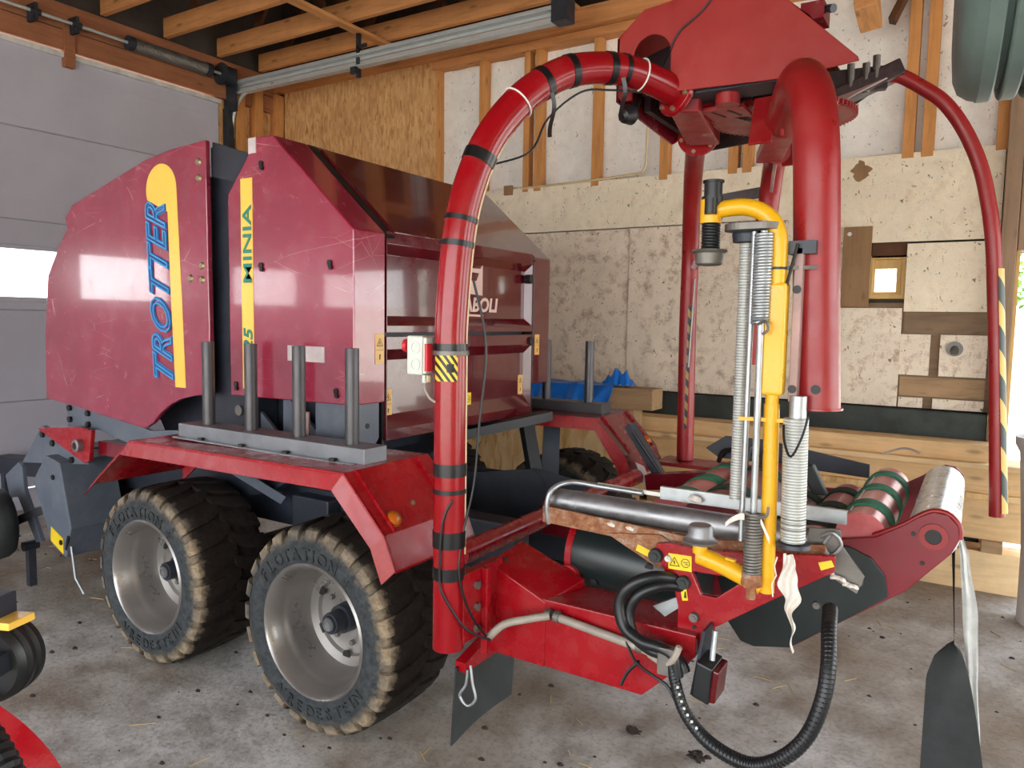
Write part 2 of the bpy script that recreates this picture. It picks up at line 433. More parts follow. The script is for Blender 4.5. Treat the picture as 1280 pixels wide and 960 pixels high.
class MB:
    def __init__(s): s.v = []; s.f = []
    def add(s, vs, fs):
        b = len(s.v)
        s.v += [tuple(p) for p in vs]
        s.f += [tuple(i + b for i in f) for f in fs]
        return s
    def box(s, x0, x1, y0, y1, z0, z1):
        return s.hexa([(x0, y0, z0), (x1, y0, z0), (x1, y1, z0), (x0, y1, z0), (x0, y0, z1), (x1, y0, z1), (x1, y1, z1), (x0, y1, z1)])
    def hexa(s, p):
        return s.add(p, [(0, 3, 2, 1), (4, 5, 6, 7), (0, 1, 5, 4), (1, 2, 6, 5), (2, 3, 7, 6), (3, 0, 4, 7)])
    def bar(s, p0, p1, w, h, up=None):
        p0, p1 = Vector(p0), Vector(p1)
        a, b, d = frame_of(p1 - p0, up)
        a = a * w / 2; b = b * h / 2
        return s.hexa([p0 - a - b, p0 + a - b, p0 + a + b, p0 - a + b][0:0] + [p0 - a - b, p0 + a - b, p1 + a - b, p1 - a - b, p0 - a + b, p0 + a + b, p1 + a + b, p1 - a + b])
    def cyl(s, p0, p1, r0, r1=None, n=20, cap=True):
        return s.tube([p0, p1], [r0, r0 if r1 is None else r1], n, cap)
    def tube(s, pts, r, n=12, cap=True, closed=False):
        P = [Vector(p) for p in pts]
        k = len(P)
        rad = r if isinstance(r, (list, tuple)) else [r] * k
        vs, fs = [], []
        t0 = (P[1] - P[0]).normalized()
        a, b, _ = frame_of(t0)
        for i in range(k):
            if closed: t = (P[(i + 1) % k] - P[i - 1]).normalized()
            elif i == 0: t = (P[1] - P[0]).normalized()
            elif i == k - 1: t = (P[-1] - P[-2]).normalized()
            else: t = ((P[i + 1] - P[i]).normalized() + (P[i] - P[i - 1]).normalized()).normalized()
            a = (a - t * a.dot(t)).normalized()
            b = t.cross(a)
            for j in range(n):
                th = 2 * PI * j / n
                vs.append(P[i] + (a * math.cos(th) + b * math.sin(th)) * rad[i])
        m = k if closed else k - 1
        for i in range(m):
            i2 = (i + 1) % k
            for j in range(n):
                j2 = (j + 1) % n
                fs.append((i * n + j, i * n + j2, i2 * n + j2, i2 * n + j))
        if cap and not closed:
            fs.append(tuple(reversed(range(n))))
            fs.append(tuple((k - 1) * n + j for j in range(n)))
        return s.add(vs, fs)
    def pipe(s, p0, p1, ro, ri, n=28):
        """open hollow tube"""
        p0, p1 = Vector(p0), Vector(p1)
        return s.lathe([(ro, 0), (ro, (p1 - p0).length), (ri, (p1 - p0).length), (ri, 0)], p0, p1 - p0, n, True)
    def lathe(s, prof, o, axis, n=32, closed=False):
        """prof = [(radius, distance along axis)]"""
        o = Vector(o)
        a, b, d = frame_of(axis)
        vs, fs = [], []
        k = len(prof)
        for (r, h) in prof:
            for j in range(n):
                th = 2 * PI * j / n
                vs.append(o + d * h + (a * math.cos(th) + b * math.sin(th)) * max(r, 1e-5))
        m = k if closed else k - 1
        for i in range(m):
            i2 = (i + 1) % k
            for j in range(n):
                j2 = (j + 1) % n
                fs.append((i * n + j, i * n + j2, i2 * n + j2, i2 * n + j))
        return s.add(vs, fs)
    def prism(s, poly, o, u, v, w, holes=()):
        """2D polygon (with holes) on frame o,u,v, extruded by vector w"""
        o, u, v, w = Vector(o), Vector(u), Vector(v), Vector(w)
        loops = [list(poly)] + [list(h) for h in holes]
        flat = [p for L in loops for p in L]
        tri = tessellate_polygon([[Vector((p[0], p[1], 0)) for p in L] for L in loops])
        nv = len(flat)
        A = [o + u * p[0] + v * p[1] for p in flat]
        B = [p + w for p in A]
        fs = [tuple(t) for t in tri] + [tuple(i + nv for i in reversed(t)) for t in tri]
        i0 = 0
        for L in loops:
            n = len(L)
            for i in range(n):
                j = (i + 1) % n
                fs.append((i0 + i, i0 + j, i0 + j + nv, i0 + i + nv))
            i0 += n
        return s.add(A + B, fs)
    def xz(s, poly, y0, y1, holes=()):
        return s.prism(poly, (0, y0, 0), (1, 0, 0), (0, 0, 1), (0, y1 - y0, 0), holes)
    def yz(s, poly, x0, x1, holes=()):
        return s.prism(poly, (x0, 0, 0), (0, 1, 0), (0, 0, 1), (x1 - x0, 0, 0), holes)
    def grid(s, fn, nu, nv, thick=None):
        vs = [Vector(fn(i / nu, j / nv)) for i in range(nu + 1) for j in range(nv + 1)]
        W = nv + 1
        fs = [(i * W + j, i * W + j + 1, (i + 1) * W + j + 1, (i + 1) * W + j) for i in range(nu) for j in range(nv)]
        if thick:
            t = Vector(thick); n = len(vs)
            vs2 = vs + [p + t for p in vs]
            fs2 = list(fs) + [tuple(k + n for k in reversed(f)) for f in fs]
            bd = [i * W for i in range(nu + 1)] + [nu * W + j for j in range(1, nv + 1)] + [i * W + nv for i in range(nu - 1, -1, -1)] + [j for j in range(nv - 1, 0, -1)]
            for i in range(len(bd)):
                a, b = bd[i], bd[(i + 1) % len(bd)]
                fs2.append((a, b, b + n, a + n))
            return s.add(vs2, fs2)
        return s.add(vs, fs)
    def build(s, name, mat, parent=None, smooth=0, bevel=0, label=None, fix=True):
        """one mesh object with its origin at the middle of its box"""
        xs = list(zip(*s.v))
        c = Vector([(min(q) + max(q)) / 2 for q in xs])
        me = bpy.data.meshes.new(name)
        me.from_pydata([(p[0] - c.x, p[1] - c.y, p[2] - c.z) for p in s.v], [], s.f)
        if fix:
            bm = bmesh.new(); bm.from_mesh(me)
            bmesh.ops.recalc_face_normals(bm, faces=bm.faces)
            bm.to_mesh(me); bm.free()
        if smooth:
            for p in me.polygons: p.use_smooth = True
            me.set_sharp_from_angle(angle=R(smooth))
        me.materials.append(M[mat] if isinstance(mat, str) else mat)
        o = bpy.data.objects.new(name, me)
        COL.objects.link(o)
        if bevel:
            md = o.modifiers.new('bevel', 'BEVEL')
            md.width = bevel; md.segments = 2; md.limit_method = 'ANGLE'; md.angle_limit = R(40)
        place(o, c, parent)
        if label: o['label'] = label
        return o

def place(o, c, parent):
    c = Vector(c)
    ORIGIN[o.name] = c
    if parent is not None:
        o.parent = parent
        o.location = c - ORIGIN[parent.name]
    else:
        o.location = c

def thing(name, label, cat, loc, group=None):
    o = bpy.data.objects.new(name, None)
    o.empty_display_size = 0.1
    COL.objects.link(o)
    place(o, loc, None)
    return tag(o, label, cat, group)
def tag(o, label, cat, group=None):
    o['label'] = label; o['category'] = cat
    if group: o['group'] = group
    return o
def struct(o, label, cat):
    o['kind'] = 'structure'
    return tag(o, label, cat)

def text(s, body, o, u, v, size, depth=0.002, shear=0.0, bold=0.0, outline=0.0, stretch=1.0, align='LEFT'):
    """lettering as geometry added to builder s; u = reading direction, v = letter up"""
    cu = bpy.data.curves.new('txt', 'FONT')
    cu.body = body; cu.size = size; cu.shear = shear; cu.offset = bold; cu.align_x = align
    cu.resolution_u = 3
    if outline:
        cu.fill_mode = 'NONE'; cu.bevel_depth = outline; cu.bevel_resolution = 0
    else:
        cu.extrude = depth / 2
    ob = bpy.data.objects.new('txt', cu)
    COL.objects.link(ob)
    dg = bpy.context.evaluated_depsgraph_get()
    me = bpy.data.meshes.new_from_object(ob.evaluated_get(dg))
    o, u, v = Vector(o), Vector(u).normalized(), Vector(v).normalized()
    w = u.cross(v)
    vs = [o + u * (p.co.x * stretch) + v * p.co.y + w * (p.co.z + depth / 2) for p in me.vertices]
    s.add(vs, [tuple(p.vertices) for p in me.polygons])
    bpy.data.objects.remove(ob); bpy.data.curves.remove(cu); bpy.data.meshes.remove(me)
    return s
# ================================================================== SETTING
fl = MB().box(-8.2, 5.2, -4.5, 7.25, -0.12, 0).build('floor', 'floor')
struct(fl, 'grey brown dirty concrete floor of the shed', 'floor')
g = MB().box(-40, 40, -40, 60, -0.4, -0.14).build('ground', 'gravel')
struct(g, 'pale sunlit gravel yard outside the shed', 'ground')

# ---- left wall with the sectional door
wl = thing('wall_left', 'left end wall with brown timber header above the white door', 'wall', (-8.2, 3, 0))
wl['kind'] = 'structure'
MB().box(-8.32, -8.18, -4.5, 7.25, 4.95, 6.4).build('gable_board', 'roof', wl)
for z0, z1 in ((4.66, 4.86), (4.87, 5.12)):
    MB().box(-8.18, -8.06, -4.5, 6.95, z0, z1).build('header_board', 'timber_y', wl, bevel=0.006)
MB().box(-8.32, -8.12, 6.0, 7.25, 0, 4.95).build('wall_sheet', 'osb', wl)
for y in (6.24, 6.52, 6.86):
    MB().box(-8.12, -8.0, y, y + 0.13, 0, 4.9).build('corner_post', 'stud', wl, bevel=0.005)
MB().box(-8.1, -8.03, 4.2, 4.3, 4.5, 4.95).build('bracket_board', 'timber_y', wl)

dr = thing('door_1', 'white sectional garage door with a row of windows', 'door', (-8.12, 1, 0))
dr['kind'] = 'structure'
WINS = [(-3.45, -2.4), (-1.9, -0.85), (0.05, 1.07), (3.09, 4.14)]
for z0, z1 in ((0.0, 0.22), (0.22, 1.11), (1.11, 2.02), (2.02, 2.91), (2.91, 3.81), (3.81, 4.60)):
    holes = []
    if z0 == 2.02: holes = [[(a, 2.15), (b, 2.15), (b, 2.62), (a, 2.62)] for a, b in WINS]
    MB().yz([(-4.4, z0 + 0.006), (6.05, z0 + 0.006), (6.05, z1 - 0.006), (-4.4, z1 - 0.006)], -8.15, -8.105, holes).build('door_panel', 'doorpanel', dr, bevel=0.004)
    if z0 > 0.3:
        MB().box(-8.14, -8.118, -4.4, 6.05, z0 - 0.006, z0 + 0.006).build('panel_joint', 'doorseam', dr)
for z in (4.02, 4.23, 4.42, 3.1, 3.3, 3.5, 1.4, 1.65):
    MB().box(-8.106, -8.1025, -4.4, 6.05, z, z + 0.007).build('panel_groove', 'doorpanel', dr)
for a, b in WINS:
    f = MB().yz([(a - 0.04, 2.10), (b + 0.04, 2.10), (b + 0.04, 2.66), (a - 0.04, 2.66)], -8.12, -8.09,
                [[(a, 2.15), (b, 2.15), (b, 2.62), (a, 2.62)]]).build('window_frame', 'doorpanel', dr, bevel=0.006)
    MB().box(-8.135, -8.125, a - 0.01, b + 0.01, 2.14, 2.63).build('pane', 'glass', f)
MB().box(-8.11, -8.06, -4.4, 6.06, 4.59, 4.64).build('top_seal', 'rubberseal', dr)

# ---- door tracks, shaft and spring
tk = thing('door_track', 'steel door tracks and torsion spring above the white door', 'door track', (-7.9, 6.2, 4.8))
tk['kind'] = 'structure'
MB().bar((-8.06, 6.16, 0.0), (-8.06, 6.16, 4.55), 0.09, 0.10).build('vertical_track', 'trackdk', tk, bevel=0.004)
arc = [(-8.03, 6.2, 4.2)] + [(-8.03 + 0.42 * (1 - math.cos(t)), 6.2, 4.33 + 0.42 * math.sin(t)) for t in [i * PI / 24 for i in range(13)]] + [(-7.3, 6.2, 4.755)]
MB().tube(arc, 0.02, 8).build('curved_track', 'track', tk, smooth=50)
MB().xz([(-8.06, 4.71), (-3.4, 4.71), (-3.4, 4.73), (-8.06, 4.73)], 6.15, 6.22).xz([(-8.06, 4.71), (-3.4, 4.71), (-3.4, 4.79), (-8.06, 4.79)], 6.22, 6.235).build('lower_rail', 'track', tk)
MB().xz([(-8.06, 4.83), (-3.4, 4.83), (-3.4, 4.85), (-8.06, 4.85)], 6.15, 6.22).xz([(-8.06, 4.80), (-3.4, 4.80), (-3.4, 4.90), (-8.06, 4.90)], 6.22, 6.235).build('upper_rail', 'track', tk)
MB().box(-5.95, -5.91, 6.20, 6.24, 4.62, 5.12).box(-5.95, -5.80, 6.20, 6.215, 4.92, 4.96).box(-5.97, -5.89, 6.13, 6.17, 4.64, 4.71).build('rail_hanger', 'trackdk', tk)
MB().box(-3.46, -3.3, 6.1, 6.26, 4.7, 4.96).build('end_bracket', 'trackdk', tk)
MB().cyl((-7.93, -4.3, 4.9), (-7.93, 6.12, 4.9), 0.016, n=12).build('shaft', 'track', tk, smooth=40)
sp = MB()
sp.tube([(-7.93 + 0.062 * math.cos(i * 0.7), 4.86 + 0.9 * i / 500, 4.9 + 0.062 * math.sin(i * 0.7)) for i in range(501)], 0.009, 5)
sp.cyl((-7.93, 4.86, 4.9), (-7.93, 5.76, 4.9), 0.05, n=16)
sp.build('torsion_spring', 'dull', tk, smooth=60)
MB().cyl((-7.93, 4.80, 4.9), (-7.93, 4.86, 4.9), 0.075, n=18).cyl((-7.93, 5.76, 4.9), (-7.93, 5.82, 4.9), 0.075, n=18).build('spring_cone', 'trackdk', tk, smooth=40)
MB().cyl((-7.93, 5.98, 4.9), (-7.93, 6.12, 4.9), 0.11, n=22).cyl((-7.93, 5.96, 4.9), (-7.93, 5.98, 4.9), 0.13, n=22).build('cable_drum', 'trackdk', tk, smooth=40)
MB().box(-8.1, -7.88, 6.13, 6.16, 4.5, 5.0).build('bearing_plate', 'trackdk', tk)
for y in (3.86, 4.25):
    MB().box(-8.08, -7.9, y, y + 0.03, 4.82, 4.98).cyl((-7.93, y - 0.03, 4.9), (-7.93, y + 0.06, 4.9), 0.035, n=12).build('shaft_bracket', 'trackdk', tk)

# ---- back wall
wb = thing('wall_back', 'timber framed back wall with whitewashed boards and insulation film', 'wall', (-4, 7.1, 0))
wb['kind'] = 'structure'
WIN = (-0.80, -0.60, 2.27, 2.56)
MB().xz([(-8.3, 0), (0.2, 0), (0.2, 6.2), (-8.3, 6.2)], 7.14, 7.25,
        [[(WIN[0] - .03, WIN[2] - .03), (WIN[1] + .03, WIN[2] - .03), (WIN[1] + .03, WIN[3] + .03), (WIN[0] - .03, WIN[3] + .03)]]).build('wall_backing', 'backing', wb)
MB().xz([(0.2, 2.6), (4.5, 2.6), (4.5, 6.2), (0.2, 6.2)], 7.14, 7.25).build('wall_backing', 'backing', wb)
MB().xz([(4.5, 0), (5.2, 0), (5.2, 6.2), (4.5, 6.2)], 7.14, 7.25).build('wall_backing', 'backing', wb)
def film(u, v):
    x = -5.46 + 5.5 * u
    return (x, 7.11 + 0.012 * math.sin(x * 19) * math.sin(v * 7 + x), 2.93 + 1.95 * v)
MB().grid(film, 120, 8).build('insulation_film', 'film', wb, smooth=60)
for x in (-4.86, -4.28, -4.14, -3.46, -2.73, -2.06, -1.93, -0.63, -0.49, 0.02):
    MB().box(x, x + 0.085 if x != -4.28 else x + 0.07, 6.995, 7.10, 3.38, 4.86).build('stud', 'stud', wb, bevel=0.004)
MB().box(-5.5, -5.43, 6.985, 7.12, 2.4, 4.86).build('stud', 'stud', wb, bevel=0.004)
MB().box(-5.5, 0.1, 6.96, 7.12, 4.84, 4.93).build('top_plate', 'timber', wb, bevel=0.005)
MB().box(-8.1, 0.1, 6.87, 7.12, 4.935, 5.12).build('top_plate', 'timber', wb, bevel=0.005)
MB().box(-7.98, -5.45, 6.98, 7.005, 1.3, 4.95).build('strand_board', 'osb', wb)
BOARDS = [  # x0,x1,z0,z1,mat,y
    (-4.76, -1.66, 2.94, 3.43, 'wash'), (-1.655, 0.09, 2.70, 3.425, 'wash'),
    (-5.44, -3.02, 1.33, 2.935, 'washdirty'), (-3.015, -1.04, 1.33, 2.935, 'washdirty'), (-1.655, -1.04, 2.70, 2.935, 'wash'),
    (-0.55, 0.08, 2.125, 2.69, 'wash'),
    (-1.04, -0.56, 1.33, 2.16, 'washdirty'), (-0.56, -0.34, 1.60, 1.945, 'washdirty'), (-0.27, 0.06, 1.60, 1.945, 'washdirty'),
    (-0.55, -0.37, 1.33, 1.42, 'washdirty'), (-0.30, 0.06, 1.33, 1.42, 'washdirty')]
for i, (x0, x1, z0, z1, m) in enumerate(BOARDS):
    y = 7.0 + 0.006 * (i % 3)
    if i == 4: continue
    MB().box(x0, x1, y, y + 0.03, z0 + 0.003, z1 - 0.003).build('wall_board', m, wb, bevel=0.003)
MB().box(-1.04, 0.1, 7.045, 7.075, 1.33, 2.2).build('rear_board', 'recess', wb)
MB().box(-0.54, 0.07, 7.034, 7.05, 1.95, 2.12).build('recess_board', 'recess', wb)
MB().box(-0.55, 0.06, 7.034, 7.05, 1.43, 1.585).build('recess_board', 'plank3', wb)
MB().box(-1.035, -0.815, 6.975, 6.995, 2.165, 2.84).build('plywood_patch', 'ply', wb, bevel=0.003)
MB().cyl((-0.99, 6.97, 2.78), (-0.99, 6.976, 2.78), 0.017, n=14).build('screw_cap', 'filmwhite', wb)
MB().box(-0.815, -0.55, 7.05, 7.075, 2.58, 2.70).build('gap_board', 'webs', wb)
MB().cyl((-0.165, 6.98, 1.80), (-0.165, 7.02, 1.84), 0.03, n=16).cyl((-0.165, 6.996, 1.83), (-0.165, 7.004, 1.83), 0.06, n=20).build('pipe_stub', 'dull', wb, smooth=40)
MB().box(-4.74, -4.70, 6.985, 7.0, 3.28, 3.34).box(-4.5, -4.4, 6.97, 7.0, 3.36, 3.46).build('nailed_block', 'ply', wb)
stn = [(-0.93 + (0.072 + 0.012 * math.sin(5 * t) + 0.008 * math.sin(9 * t)) * math.cos(t), 3.30 + (0.07 + 0.014 * math.sin(3 * t + 1)) * math.sin(t) + (0.03 if 1.2 < t < 1.9 else 0)) for t in [2 * PI * i / 40 for i in range(40)]]
MB().xz(stn, 7.004, 7.0065).build('damp_stain', 'ply', wb)
# copper-coloured cable along the top of the boards
cb = smooth_path([(-2.86, 6.99, 4.0), (-2.86, 6.985, 3.62), (-2.88, 6.985, 3.50), (-2.99, 6.985, 3.46), (-3.6, 6.985, 3.43), (-4.3, 6.985, 3.42)], 5)
MB().tube(cb, 0.012, 6).build('wall_cable', 'ivory', wb, smooth=60)
pl = MB().box(-8.1, 0.09, 6.93, 7.14, 0, 1.32).build('plinth', 'plinth', wb, bevel=0.01)
MB().box(0.09, 0.115, 6.92, 7.14, 0, 1.32).build('plinth_edge', 'plank', wb)
# posts beside the opening
MB().box(0.095, 0.20, 6.88, 7.12, 0, 5.12).build('post', 'post', wb, bevel=0.006)
MB().box(0.205, 0.27, 6.93, 7.14, 2.6, 5.12).build('post', 'post', wb, bevel=0.006)
MB().box(0.205, 0.23, 6.98, 7.25, 0, 2.6).build('jamb_board', 'winwood', wb)

w1 = thing('window_1', 'small window with pale timber frame in the back wall', 'window', (-0.69, 7.1, 2.3))
w1['kind'] = 'structure'
MB().xz([(-0.835, 2.235), (-0.55, 2.235), (-0.55, 2.60), (-0.835, 2.60)], 7.05, 7.12, [[(-0.80, 2.27), (-0.585, 2.27), (-0.585, 2.565), (-0.80, 2.565)]]).build('outer_frame', 'winwood', w1, bevel=0.004)
MB().xz([(-0.80, 2.27), (-0.585, 2.27), (-0.585, 2.565), (-0.80, 2.565)], 7.08, 7.14, [[(-0.79, 2.295), (-0.625, 2.295), (-0.625, 2.49), (-0.79, 2.49)]]).build('sash', 'winwood', w1, bevel=0.004)
MB().box(-0.80, -0.61, 7.11, 7.115, 2.28, 2.5).build('pane', 'glass', w1)

# ---- ceiling: trusses, webs, roof deck
ce = thing('ceiling', 'open roof with brown timber trusses and dark deck', 'ceiling', (-2, 2, 5.3))
ce['kind'] = 'structure'
MB().box(-8.4, 5.3, -4.7, 7.4, 6.35, 6.45).build('roof_deck', 'roof', ce)
JY = [-4.3, -3.0, -1.9, -0.8, 0.3, 1.4, 2.5, 3.3, 4.0, 4.58, 5.30, 6.0, 6.62]
for i, y in enumerate(JY):
    MB().box(-8.05, 5.2, y, y + 0.06, 5.13, 5.34).build('joist', 'timber', ce, bevel=0.005)
    MB().box(-8.05, 5.2, y, y + 0.06, 6.15, 6.34).build('top_chord', 'webs', ce)
    if y > 2:
        for k in range(9):
            x = -7.6 + 1.35 * k + 0.2 * (i % 2)
            MB().bar((x, y + 0.03, 5.25), (x + 0.6, y + 0.03, 6.25), 0.045, 0.1, (1, 0, 0)).build('web', 'webs', ce)
            MB().bar((x + 1.2, y + 0.03, 5.25), (x + 0.62, y + 0.03, 6.25), 0.045, 0.1, (1, 0, 0)).build('web', 'webs', ce)
MB().bar((-5.93, 4.7, 5.105), (-5.93, 7.0, 5.105), 0.115, 0.04, (0, 0, 1)).build('batten', 'brace', ce, bevel=0.004)
MB().bar((-3.62, 6.0, 5.105), (-3.62, 7.0, 5.105), 0.115, 0.04, (0, 0, 1)).build('batten', 'brace', ce, bevel=0.004)
MB().bar((-0.98, 6.62, 5.2), (-0.87, 6.5, 4.36), 0.38, 0.16, (1, 0, 0)).build('broken_brace', 'brace', ce, bevel=0.01)
MB().bar((-0.74, 6.8, 4.42), (-0.60, 6.85, 4.75), 0.10, 0.05, (1, 0, 0)).build('splintered_board', 'webs', ce)

# ---- unseen right and front walls, added with openings sized to shape the daylight
wr = MB().yz([(-4.5, 0), (1.0, 0), (1.0, 3.6), (6.6, 3.6), (6.6, 0), (7.25, 0), (7.25, 6.4), (-4.5, 6.4)], 5.1, 5.2).build('unseen_wall_right', 'wash')
struct(wr, 'unseen pale right wall added with an opening for daylight', 'wall')

wf = MB().xz([(-8.3, 0), (-6.6, 0), (-6.6, 4.0), (4.6, 4.0), (4.6, 0), (5.2, 0), (5.2, 6.4), (-8.3, 6.4)], -4.6, -4.5).build('unseen_wall_front', 'osb')
struct(wf, 'unseen strand board front wall added with a doorway sized for daylight', 'wall')

# ---- outdoors: hedge beyond the opening
def blob(s, c, rad, n, m, seed):
    rnd = random.Random(seed)
    for _ in range(n):
        th = rnd.uniform(0, 2 * PI); ph = math.acos(rnd.uniform(-1, 1)); r = rnd.uniform(0.75, 1.0)
        p = Vector(c) + Vector((rad[0] * r * math.sin(ph) * math.cos(th), rad[1] * r * math.sin(ph) * math.sin(th), rad[2] * r * math.cos(ph)))
        a = Vector((rnd.uniform(-1, 1), rnd.uniform(-1, 1), rnd.uniform(-1, 1))).normalized()
        b = a.orthogonal().normalized()
        q = rnd.uniform(0.06, 0.16)
        s.add([p - a * q, p + b * q * 0.6, p + a * q, p - b * q * 0.6], [(0, 1, 2, 3)])
hb = MB()
for k in range(10):
    blob(hb, (0.95 + k * 1.5, 26 + 0.5 * math.sin(k * 2), 3.7), (1.3, 0.9, 1.6 + 0.3 * math.sin(k)), 900, None, k)
hd = hb.build('hedge', 'hedge', fix=False)
tag(hd, 'sunlit green hedge seen through the bright opening', 'hedge')
hd['kind'] = 'stuff'
bk = MB().yz([(18, -0.14), (25, 2.5), (40, 2.7), (40, -0.14)], -12, 30).build('bank', 'gravel')
struct(bk, 'pale sunlit bank outside below the hedge', 'ground')

# ---- planks stacked along the back wall
def plank(x0, x1, y0, y1, z0, z1, mat, label, name='timber_plank', bev=0.006):
    o = MB().box(x0, x1, y0, y1, z0, z1).build(name, mat, None, bevel=bev)
    return tag(o, label, 'plank', 'planks along the back wall')
plank(-3.4, 0.42, 6.60, 6.87, 0.0, 0.31, 'plank', 'pale wide plank lying lowest on the floor by the back wall')
plank(0.10, 0.24, 6.58, 6.72, 0.31, 0.40, 'plank3', 'short grey spacer block between the two lowest wide planks', 'spacer_block')
wide = plank(-3.2, 0.40, 6.62, 6.87, 0.40, 0.71, 'plank2', 'tan wide plank on spacer blocks above the lowest plank')
for x in (-2.6, -1.05):
    MB().box(x, x + 0.13, 6.63, 6.86, 0.31, 0.40).build('spacer_block', 'plank3', wide)
plank(-3.0, 0.38, 6.58, 6.87, 0.71, 0.755, 'osbnew', 'flaky strand board strip laid on the tan wide plank')
plank(-3.2, 0.36, 6.61, 6.87, 0.755, 0.95, 'plank2', 'tan squared beam above the strand board strip')
plank(-3.2, 0.34, 6.52, 6.87, 0.95, 0.99, 'plank', 'thin pale plank jutting out over the squared beam')
plank(-3.0, 0.12, 6.60, 6.87, 0.99, 1.12, 'plank2', 'topmost tan plank of the stack before the black plinth')

# beams under the tarpaulin
b1 = MB().box(-4.7, -2.45, 6.30, 6.56, 1.21, 1.40).build('square_beam', 'plank3', None, bevel=0.006)
tag(b1, 'aged squared beam with its cut end beside the blue tarpaulin', 'beam')
b2 = MB().box(-4.8, -2.62, 6.30, 6.50, 0.0, 1.21).build('timber_crate', 'plank3', None, bevel=0.008)
tag(b2, 'tall timber crate carrying the beam under the blue tarpaulin', 'crate')
def tarp(u, v):
    x = -4.72 + 1.9 * u
    w = 0.02 * math.sin(x * 23 + v * 5) + 0.014 * math.sin(x * 41 + v * 9)
    if v < 0.42:
        return (x + w, 6.57 - v / 0.42 * 0.29, 1.415 + 0.008 * math.sin(x * 17))
    t = (v - 0.42) / 0.58
    return (x + 0.06 * t * math.sin(x * 5), 6.275 + w * t - 0.03 * t, 1.415 - t * (0.26 + 0.05 * math.sin(x * 7)))
tp = MB().grid(tarp, 90, 16, (0, -0.004, 0.004)).build('tarpaulin', 'tarp', None, smooth=60)
tag(tp, 'blue tarpaulin draped over the aged beam', 'tarpaulin')
def tuft(u, v):
    x = -2.98 + 0.30 * u
    h = math.sin(PI * u) ** 0.7 * (0.13 + 0.03 * math.sin(u * 19))
    return (x, 6.34 + 0.16 * v, 1.42 + h * math.sin(PI * min(1, v * 1.05)) + 0.012 * math.sin(u * 31 + v * 7))
MB().grid(tuft, 26, 10).build('crumpled_fold', 'tarp', tp, smooth=60)
ob = MB().hexa([(-4.6, 6.13, 0), (-2.66, 6.13, 0), (-2.66, 6.15, 0), (-4.6, 6.15, 0), (-4.6, 6.16, 1.10), (-2.66, 6.16, 1.12), (-2.66, 6.18, 1.12), (-4.6, 6.18, 1.10)]).build('strand_board_sheet', 'osbnew')
tag(ob, 'fresh tan strand board sheet leaning behind the far wheels', 'board')

# ---- sack at the right edge
def sack(u, v):
    th = 2 * PI * u
    r = 0.22 + 0.05 * v + 0.012 * math.sin(th * 3 + v * 4) + (0.025 if v > 0.95 else 0)
    return (0.55 + r * math.cos(th), 6.08 + r * math.sin(th), 1.28 * v)
sk = MB().grid(sack, 40, 24).build('plastic_bin', 'sack', None, smooth=60)
tag(sk, 'tall pale grey plastic bin at the right edge by the bright opening', 'bin')
# ================================================================== THE MACHINE
YC = 3.67                     # its centre line; mirrored parts use my()
def my(y): return 2 * YC - y
bale = thing('baler_wrapper', 'red round baler with bale wrapper arch and yellow film dispenser on tandem wheels', 'farm machine', (-3.0, YC, 0))

